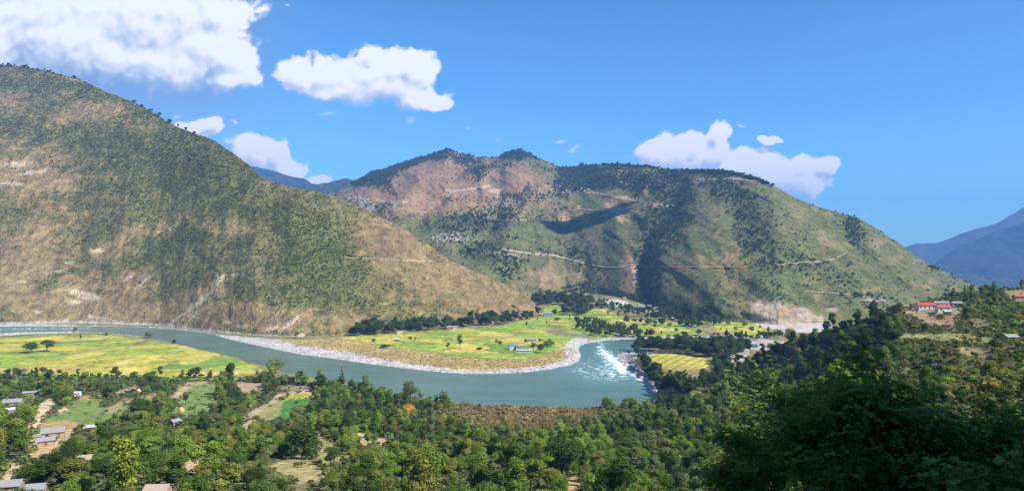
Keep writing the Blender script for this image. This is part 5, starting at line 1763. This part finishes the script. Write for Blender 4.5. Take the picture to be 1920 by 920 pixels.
def boxes_mesh(name, lst):
    vs, fs, off = [], [], 0
    for (x0, y0, z0, x1, y1, z1) in lst:
        v_ = [(x0, y0, z0), (x1, y0, z0), (x1, y1, z0), (x0, y1, z0), (x0, y0, z1), (x1, y0, z1), (x1, y1, z1), (x0, y1, z1)]
        f_ = [(3, 2, 1, 0), (4, 5, 6, 7), (0, 1, 5, 4), (1, 2, 6, 5), (2, 3, 7, 6), (3, 0, 4, 7)]
        vs += v_; fs += [tuple(q + off for q in f) for f in f_]; off += 8
    return np_mesh(name, np.array(vs), np.array(fs), False)


def empty(name, loc, rz, label, cat, group=None):
    e_ = bpy.data.objects.new(name, None); COL.objects.link(e_); e_.location = loc; e_.rotation_euler = (0, 0, rz)
    e_['label'] = label; e_['category'] = cat
    if group:
        e_['group'] = group
    return e_


def house(name, loc, rz, Lx, Ly, hw, roofm, wallm, label, group=None, detail=True, pitch=.42, cat='house'):
    e_ = empty(name, loc, rz, label, cat, group)
    a, b = Lx / 2, Ly / 2
    g = Ly * .5 * pitch
    # walls with gables as one solid
    V_ = [(-a, -b, -1.5), (a, -b, -1.5), (a, b, -1.5), (-a, b, -1.5), (-a, -b, hw), (a, -b, hw), (a, b, hw), (-a, b, hw), (-a, 0, hw + g), (a, 0, hw + g)]
    me = bpy.data.meshes.new('wall'); me.from_pydata(V_, [], [(0, 1, 5, 4), (2, 3, 7, 6), (1, 2, 6, 9, 5), (3, 0, 4, 8, 7), (4, 5, 9, 8), (7, 8, 9, 6), (3, 2, 1, 0)])
    link_mesh('wall', me, [wallm], e_)
    o_ = .55; th = .14
    zo = hw - o_ * pitch
    R_ = []
    for s_ in (-1, 1):
        R_ += [(-a - .4, s_ * (b + o_), zo + .03), (a + .4, s_ * (b + o_), zo + .03), (a + .4, 0, hw + g + .04), (-a - .4, 0, hw + g + .04)]
    R_ += [(p_[0], p_[1], p_[2] + th) for p_ in R_]
    me = bpy.data.meshes.new('roof')
    me.from_pydata(R_, [], [(0, 1, 2, 3), (4, 7, 6, 5), (8, 11, 10, 9), (12, 13, 14, 15), (0, 8, 9, 1), (4, 5, 13, 12), (0, 3, 11, 8), (1, 9, 10, 2), (4, 12, 15, 7), (5, 6, 14, 13)])
    link_mesh('roof', me, [roofm], e_)
    if detail:
        nw = max(1, int(Lx / 3.2))
        for k in range(nw):
            cx_ = -a + (k + .5) * Lx / nw
            if k == nw // 2:
                link_mesh('door', boxes_mesh('door', [(cx_ - .5, -b - .05, 0.05, cx_ + .5, -b + .02, 2.05)]), [M_WOOD], e_)
            else:
                link_mesh('window', boxes_mesh('window', [(cx_ - .55, -b - .05, 0.9, cx_ + .55, -b + .02, 2.0)]), [M_DARK], e_)
    return e_


def gpos(px_, py_, dfun, dz=0.0):
    D0 = float(dfun(np.array([float(px_)]), np.array([float(py_)]))[0])
    q = P(px_, py_, D0); return Vector((q[0], q[1], q[2] + dz))


HL = [  # px, py base, depth fn, name, Lx, Ly, wall h, rot, roof, wall, label
    (24, 762, D_near, 11, 7, 3.2, 18, M_ROOFG, M_WALLS, 'grey tin roofed farmhouse at the far left behind the beige path'),
    (52, 756, D_near, 9, 4, 2.6, 24, M_ROOFG, M_WALLS, 'low grey shed joined to the right side of the far left farmhouse'),
    (15, 776, D_near, 7, 4, 2.4, 30, M_ROOFW, M_WALLS, 'small white roofed shed below the far left farmhouse'),
    (58, 742, D_near, 11, 4, 2.6, 28, M_ROOFG, M_WALLS, 'long grey shed above the far left farmhouse'),
    (146, 746, D_near, 4.2, 4, 4.0, 10, M_ROOFW, M_WALLW, 'small white two floor hut among trees above the left green plot'),
    (100, 822, D_near, 9.5, 6, 3.2, 28, M_ROOFG, M_WALLS, 'grey roofed farmhouse on orange soil at the lower left'),
    (86, 836, D_near, 6.5, 4.2, 2.4, 32, M_ROOFG, M_WALLS, 'small grey roofed shed in front of the lower left farmhouse'),
    (163, 874, D_near, 6.4, 5, 2.6, 15, M_ROOFT, M_WALLS, 'tan slate roofed hut surrounded by trees at the lower left'),
    (328, 799, D_near, 5.6, 5, 3.0, 60, M_ROOFG, M_WALLS, 'blue grey roofed hut standing alone below the bright green plot'),
    (173, 808, D_near, 4.0, 3, 2.2, 20, M_ROOFW, M_WALLS, 'tiny pale blue roofed shed at the edge of the lower left trees'),
    (296, 934, D_near, 6.5, 5, 2.6, 5, M_ROOFT, M_WALLS, 'tan roofed hut cut off by the bottom edge of the picture'),
    (18, 926, D_near, 6.5, 4.5, 2.6, 15, M_ROOFG, M_WALLS, 'grey roof in the bottom left corner'),
    (68, 930, D_near, 4.6, 4, 2.2, 15, M_ROOFG, M_WALLS, 'smaller grey roof right of the bottom left corner'),
    (1735, 580, D_near, 13, 7, 3.4, -6, M_ROOFR, M_WALLW, 'long white house with a bright red roof on the right knoll'),
    (1768, 584, D_near, 9.5, 5.5, 3.0, -6, M_ROOFR, M_WALLW, 'smaller red roofed house right of the long white house'),
    (1764, 576, D_near, 11, 5, 3.4, -6, M_ROOFG, M_WALLW, 'grey roofed house behind the smaller red roof'),
    (1793, 575, D_near, 7.5, 5, 2.8, -4, M_ROOFG, M_WALLS, 'bluish grey roofed hut at the right end of the knoll houses'),
    (1776, 590, D_near, 4.6, 3, 2.2, -6, M_ROOFW, M_WALLS, 'tiny pale shed below the smaller red roof'),
    (1697, 578, D_near, 5.0, 3, 1.8, -6, M_ROOFT, M_WALLS, 'tiny brown shed left of the long white house'),
    (1916, 562, D_near, 13, 6, 2.6, -6, M_ROOFR, M_WALLS, 'faded red roofed house at the right edge of the picture'),
    (1893, 642, D_near, 5.5, 4, 2.4, 8, M_ROOFG, M_WALLS, 'pale grey roofed hut among trees at the right edge'),
    (961, 655, D_floor, 8.5, 6, 4.2, 12, M_ROOFB, M_WALLW, 'white house with a blue roof in the paddies of the bend'),
    (977, 656, D_floor, 8.0, 6, 5.2, 5, M_ROOFT, M_WALLS, 'brown two floor farmhouse right of the blue roofed house'),
    (983, 661, D_floor, 19, 4, 2.6, -8, M_ROOFW, M_WALLW, 'long pale shed in front of the brown farmhouse in the bend'),
    (997, 640, D_floor, 11, 7, 3.0, 5, M_ROOFG, M_WALLS, 'grey roofed house between two dark bushes in the paddies'),
    (749, 626, D_floor, 7, 4, 2.0, 5, M_ROOFW, M_WALLW, 'upper one of the two small white huts in the left paddies'),
    (744, 639, D_floor, 8, 4, 2.0, 0, M_ROOFW, M_WALLS, 'lower one of the two small white huts in the left paddies'),
    (842, 617, D_floor, 7, 5, 3.2, 0, M_ROOFT, M_WALLS, 'left one of the brown huts at the foot of the left hill wood'),
    (853, 617, D_floor, 7, 5, 3.0, 4, M_ROOFT, M_WALLW, 'right one of the brown huts at the foot of the left hill wood'),
    (1027, 593, D_floor, 15, 8, 4.5, 5, M_ROOFB, M_WALLS, 'farm with a bright blue roof at the tip of the left hill'),
    (1084, 560, D_floor, 10, 6, 4.0, 5, M_ROOFW, M_WALLW, 'white roofed house behind the valley wood'),
    (1312, 657, D_floor, 8, 5, 3.2, 5, M_ROOFW, M_WALLW, 'large white house among the trees behind the terraced paddies'),
    (1301, 655, D_floor, 6, 5, 2.6, 5, M_ROOFG, M_WALLW, 'small white house left of the large white one behind the terraces'),
    (1171, 562, D_floor, 7, 6, 4.0, 5, M_ROOFT, M_WALLS, 'tan hut just above the white gravel yard'),
]
for (a, b, df, Lx, Ly, hw, rot, rm, wm, lb) in HL:
    nm = 'shed' if 'shed' in lb else ('hut' if 'hut' in lb else ('farmhouse' if 'farm' in lb else 'house'))
    D0 = gpos(a, b, df)
    if df is D_near and a < 400:
        Lx *= .86; Ly *= .9; hw *= .86
    house(nm, D0 + Vector((0, 0, .6)), rad(rot), Lx, Ly, hw, rm, wm, lb, cat=nm)

# hamlets: small white houses on the mountain and at its foot
rng = np.random.default_rng(81)
HAM = [('in the lower mountain hamlet', [(812, 448), (820, 444), (826, 450), (833, 441), (838, 447), (846, 443), (852, 449), (858, 440), (864, 446), (870, 443), (842, 452), (830, 455), (817, 453), (876, 448), (850, 437), (863, 452)], D_mid, 'homes of the lower mountain hamlet'),
       ('in the village below the crest', [(1002, 352), (1010, 356), (1020, 362), (1030, 357), (1040, 363), (1048, 355), (1054, 362), (1062, 358), (1068, 350), (1075, 355), (1082, 361), (1090, 354), (1096, 359), (1050, 349), (1034, 350), (1070, 364), (1104, 356), (1110, 362)], D_mid, 'homes of the high village'),
       ('beside the shaded spur on the mountain', [(922, 384), (930, 381), (936, 385), (944, 382), (950, 387)], D_mid, 'homes beside the shaded spur'),
       ('in the village by the gravel yard', [(1200, 575), (1208, 579), (1216, 576), (1222, 583), (1230, 580), (1236, 587), (1244, 584), (1228, 591), (1214, 586), (1240, 593), (1252, 590), (1232, 574), (1258, 600)], D_floor, 'homes of the village by the road'),
       ('under the right end of the high track', [(1240, 388), (1250, 390), (1232, 391), (1262, 387)], D_mid, 'homes under the high track')]
items = []
for reg, spots, df, grp in HAM:
    for (a, b) in spots:
        big = df is D_floor
        rm, rn = [(M_ROOFP, 'pale'), (M_ROOFG, 'grey'), (M_ROOFP, 'pale'), (M_ROOFT, 'tan')][int(rng.integers(0, 4))]
        items.append(dict(px=a, py=b, df=df, grp=grp, adj='tiny %s roofed' % rn, noun='house', reg=reg, rm=rm))
label_sets(items)
for it in items:
    k_ = .95 if it['df'] is D_floor else .85
    house('house', gpos(it['px'], it['py'], it['df']) + Vector((0, -3, 1.0)), rad(float(rng.uniform(-25, 25))), float(rng.uniform(8, 12)) * k_, 6.5 * k_, 3.2 * k_, it['rm'], M_WALLP,
          it['label'], it['grp'], detail=False)

# haystacks


def haystack(px_, py_, h, r, label):
    e_ = empty('haystack', gpos(px_, py_, D_near), 0, label, 'haystack', 'straw stacks on the left farmland')
    n = 16; prof = [(r * .8, -.5), (r * .95, .3), (r, h * .35), (r * .8, h * .65), (r * .35, h * .9), (.06, h)]
    V_ = []; Fc = []
    for j, (q, z) in enumerate(prof):
        for k in range(n):
            an = 2 * math.pi * k / n; w_ = 1 + .06 * math.sin(k * 5.1 + j * 2)
            V_.append((q * w_ * math.cos(an), q * w_ * math.sin(an), z))
    for j in range(len(prof) - 1):
        for k in range(n):
            Fc.append((j * n + k, j * n + (k + 1) % n, (j + 1) * n + (k + 1) % n, (j + 1) * n + k))
    link_mesh('straw', np_mesh('straw', np.array(V_), np.array(Fc), True), [M_HAY], e_)
    v_, f_ = tube([(0, 0, -.6), (0, 0, h + .9)], [.07, .05], 6)
    link_mesh('pole', np_mesh('pole', v_, f_, True), [M_WOOD], e_)


haystack(260, 736, 3.6, 1.9, 'pale straw stack by the brown strip above the long green plot')
haystack(340, 771, 3.2, 1.9, 'orange straw stack at the corner of the bright green plot')
haystack(470, 764, 4.0, 1.5, 'tall straw stack beside the pale path left of the green plot')

# footbridge over the stony river arm
A = gpos(1368, 634, D_floor, 3.5); B = gpos(1428, 648, D_floor, 5.0)
A = Vector(A); B = Vector(B)
e_ = empty('footbridge', A, 0, 'long narrow suspension footbridge over the stony river arm', 'bridge')
dv = B - A; ln_ = dv.length; dn = dv.normalized(); sd2 = Vector((-dn.y, dn.x, 0)).normalized() * 1.1
N_ = 24


def deck_pt(q, s_, up):
    c_ = dv * q; c_.z += -2.2 * 4 * q * (1 - q) * .35
    return (c_ + sd2 * s_ + Vector((0, 0, up)))


V_ = []; Fc = []
for k in range(N_ + 1):
    q = k / N_
    V_ += [deck_pt(q, -1, 0), deck_pt(q, 1, 0), deck_pt(q, 1, .35), deck_pt(q, -1, .35)]
for k in range(N_):
    o_ = k * 4
    Fc += [(o_, o_ + 1, o_ + 5, o_ + 4), (o_ + 1, o_ + 2, o_ + 6, o_ + 5), (o_ + 2, o_ + 3, o_ + 7, o_ + 6), (o_ + 3, o_, o_ + 4, o_ + 7)]
link_mesh('deck', np_mesh('deck', np.array([tuple(v_) for v_ in V_]), np.array(Fc), False), [M_STEEL], e_)
for s_ in (-1, 1):
    pts = [tuple(deck_pt(k / N_, s_, 1.2 + 7.5 * (2 * k / N_ - 1) ** 2)) for k in range(N_ + 1)]
    v_, f_ = tube(pts, [.09] * len(pts), 5)
    parts = [(v_, f_)]
    for k in range(1, N_):
        parts.append(tube([tuple(deck_pt(k / N_, s_, .3)), pts[k]], [.03, .03], 4))
    v_, f_ = join(parts)
    link_mesh('cable', np_mesh('cable', v_, f_, False), [M_STEEL], e_)
for q in (0, 1):
    bs_ = []
    for s_ in (-1, 1):
        c_ = deck_pt(q, s_ * 1.05, 0)
        bs_.append((c_.x - .45, c_.y - .45, c_.z - 9, c_.x + .45, c_.y + .45, c_.z + 9))
    c_ = deck_pt(q, 0, 8.6)
    link_mesh('tower', boxes_mesh('tower', bs_), [M_WALLW], e_)
    c0 = deck_pt(q, -1, 8.2); c1 = deck_pt(q, 1, 8.2)
    v_, f_ = tube([tuple(c0), tuple(c1)], [.35, .35], 6)
    link_mesh('crossbeam', np_mesh('crossbeam', v_, f_, False), [M_WALLW], e_)

# leaning bare tree on the left
rngd = np.random.default_rng(91)
e_ = empty('dead_tree', gpos(28, 722, D_near), 0, 'leaning bare tree with pale branches in front of the left yellow paddy', 'tree')
parts = [tube([(0, 0, -1), (2.5, 0, 5), (7, 1, 11), (12, 1, 17)], [.38, .30, .2, .08], 7)]
for (s_, t2) in [((2.5, 0, 5), (-2, 1, 14)), ((4, .3, 7), (10, 2, 8)), ((7, 1, 11), (7.5, 0, 17)), ((9, 1, 13.5), (14, 2, 14)), ((2.5, 0, 5), (5.5, -1, 9.5)), ((1.5, 0, 3), (-1.5, 1, 9)), ((10, 1, 15), (10, 2, 19))]:
    mid = [(a + b) / 2 + float(rngd.normal(0, .3)) for a, b in zip(s_, t2)]
    parts.append(tube([s_, mid, t2], [.14, .09, .03], 5))
v_, f_ = join(parts)
link_mesh('trunk', np_mesh('trunk', v_, f_, True), [M_BARKG], e_)

# boulders on the rocky shore and by the rapids
M_ROCKM = plain('rock', (0.40, 0.36, 0.34), .9, .2, .35, .5, bump=.3)
import bmesh


def boulder(px_, py_, s_, seed, label):
    bm = bmesh.new(); bmesh.ops.create_icosphere(bm, subdivisions=3, radius=1.0)
    rngb = np.random.default_rng(seed)
    sx, sy, sz = rngb.uniform(.8, 1.6), rngb.uniform(.7, 1.2), rngb.uniform(.4, .7)
    vs = np.array([v_.co[:] for v_ in bm.verts])
    n_ = fbm(vs[:, 0] * 1.3 + seed, vs[:, 1] * 1.3 + vs[:, 2] * 1.7, 3, seed % 50)
    for v_, k in zip(bm.verts, n_):
        co = v_.co * (1 + .45 * float(k)); co = Vector((round(co.x * 3.2) / 3.2 * .5 + co.x * .5, co.y, round(co.z * 2.6) / 2.6 * .5 + co.z * .5))
        v_.co = Vector((co.x * sx, co.y * sy, co.z * sz)) * s_
    me = bpy.data.meshes.new('boulder'); bm.to_mesh(me); bm.free()
    o = link_mesh('boulder', me, [M_ROCKM], None, gpos(px_, py_, D_floor))
    o.rotation_euler = (0, 0, float(rngb.uniform(0, 6)))
    o['label'] = label; o['category'] = 'boulder'; o['group'] = 'boulders on the rocky shore of the rapids'


bl = [(1160, 667, 5), (1167, 662, 4), (1176, 660, 6), (1184, 663, 5), (1166, 676, 4), (1174, 684, 5), (1181, 678, 4), (1184, 692, 6), (1192, 700, 4), (1198, 694, 5), (1203, 709, 5), (1212, 716, 5), (1220, 726, 4),
      (1228, 733, 5), (1190, 672, 5), (1208, 702, 4), (1216, 711, 4), (1195, 685, 4), (1172, 671, 3), (1224, 722, 3)]
bl.sort()
for i, (a, b, s_) in enumerate(bl):
    where = 'at the upper end' if b < 672 else ('in the middle' if b < 700 else 'at the lower end')
    bl[i] = dict(px=a, py=b, s=s_, adj={3: 'small', 4: 'small', 5: 'pale', 6: 'large pale'}[s_], noun='boulder', reg=where + ' of the rocky shore beside the rapids')
label_sets(bl)
for i, q in enumerate(bl):
    boulder(q['px'], q['py'], q['s'] * .62, 700 + i, q['label'])

# ------------------------------------------------------------------ the cloud whose shadow lies on the mountain
tgt = P(1112, 412, float(D_mid(np.array([1112.0]), np.array([412.0]))[0]))
tgt = Vector(tgt)
k_ = (1500 - tgt.z) / SUN_DIR.z
cc_ = tgt + SUN_DIR * k_
bm = bmesh.new()
rngc = np.random.default_rng(95)
for j in range(16):
    a = rngc.normal(0, 1, 3)
    s_ = rngc.uniform(28, 55)
    mt = Matrix.Translation(Vector((a[0] * 62, a[1] * 40, abs(a[2]) * 16))) @ Matrix.Diagonal(Vector((s_, s_, s_ * .6, 1)))
    bmesh.ops.create_icosphere(bm, subdivisions=4, radius=1.0, matrix=mt)
vs = np.array([v_.co[:] for v_ in bm.verts])
n_ = fbm(vs[:, 0] / 22, vs[:, 1] / 22 + vs[:, 2] / 15, 4, 96)
for v_, k in zip(bm.verts, n_):
    v_.co += v_.normal * float(k) * 14
me = bpy.data.meshes.new('cloud'); bm.to_mesh(me); bm.free()
for p_ in me.polygons:
    p_.use_smooth = True
M_CLOUD = plain('cloud_white', (0.85, 0.86, 0.88), 1.0, 0.0, .04, .02)
o = link_mesh('cloud', me, [M_CLOUD], None, cc_)
structure(o, 'small cumulus cloud drifting over the valley')

# ------------------------------------------------------------------ haze
HZ0, HZ1 = WATER - 312.0, 860.0
hb = 13700.0
me = boxes_mesh('haze', [(-hb, -hb, HZ0, hb, hb, HZ1)])
m, t_, bs = mat('haze_air'); t_.n.remove(bs)
pv = t_.new('ShaderNodeVolumePrincipled')
pv.inputs['Color'].default_value = (0.22, 0.48, 1.0, 1)
pv.inputs['Density'].default_value = 0.000088
pv.inputs['Anisotropy'].default_value = 0.0
t_.l.new(pv.outputs[0], t_.n['Material Output'].inputs['Volume'])
o = link_mesh('haze', me, [m]); o['kind'] = 'stuff'; o['label'] = 'thin blue haze filling the valley air'; o['category'] = 'haze'
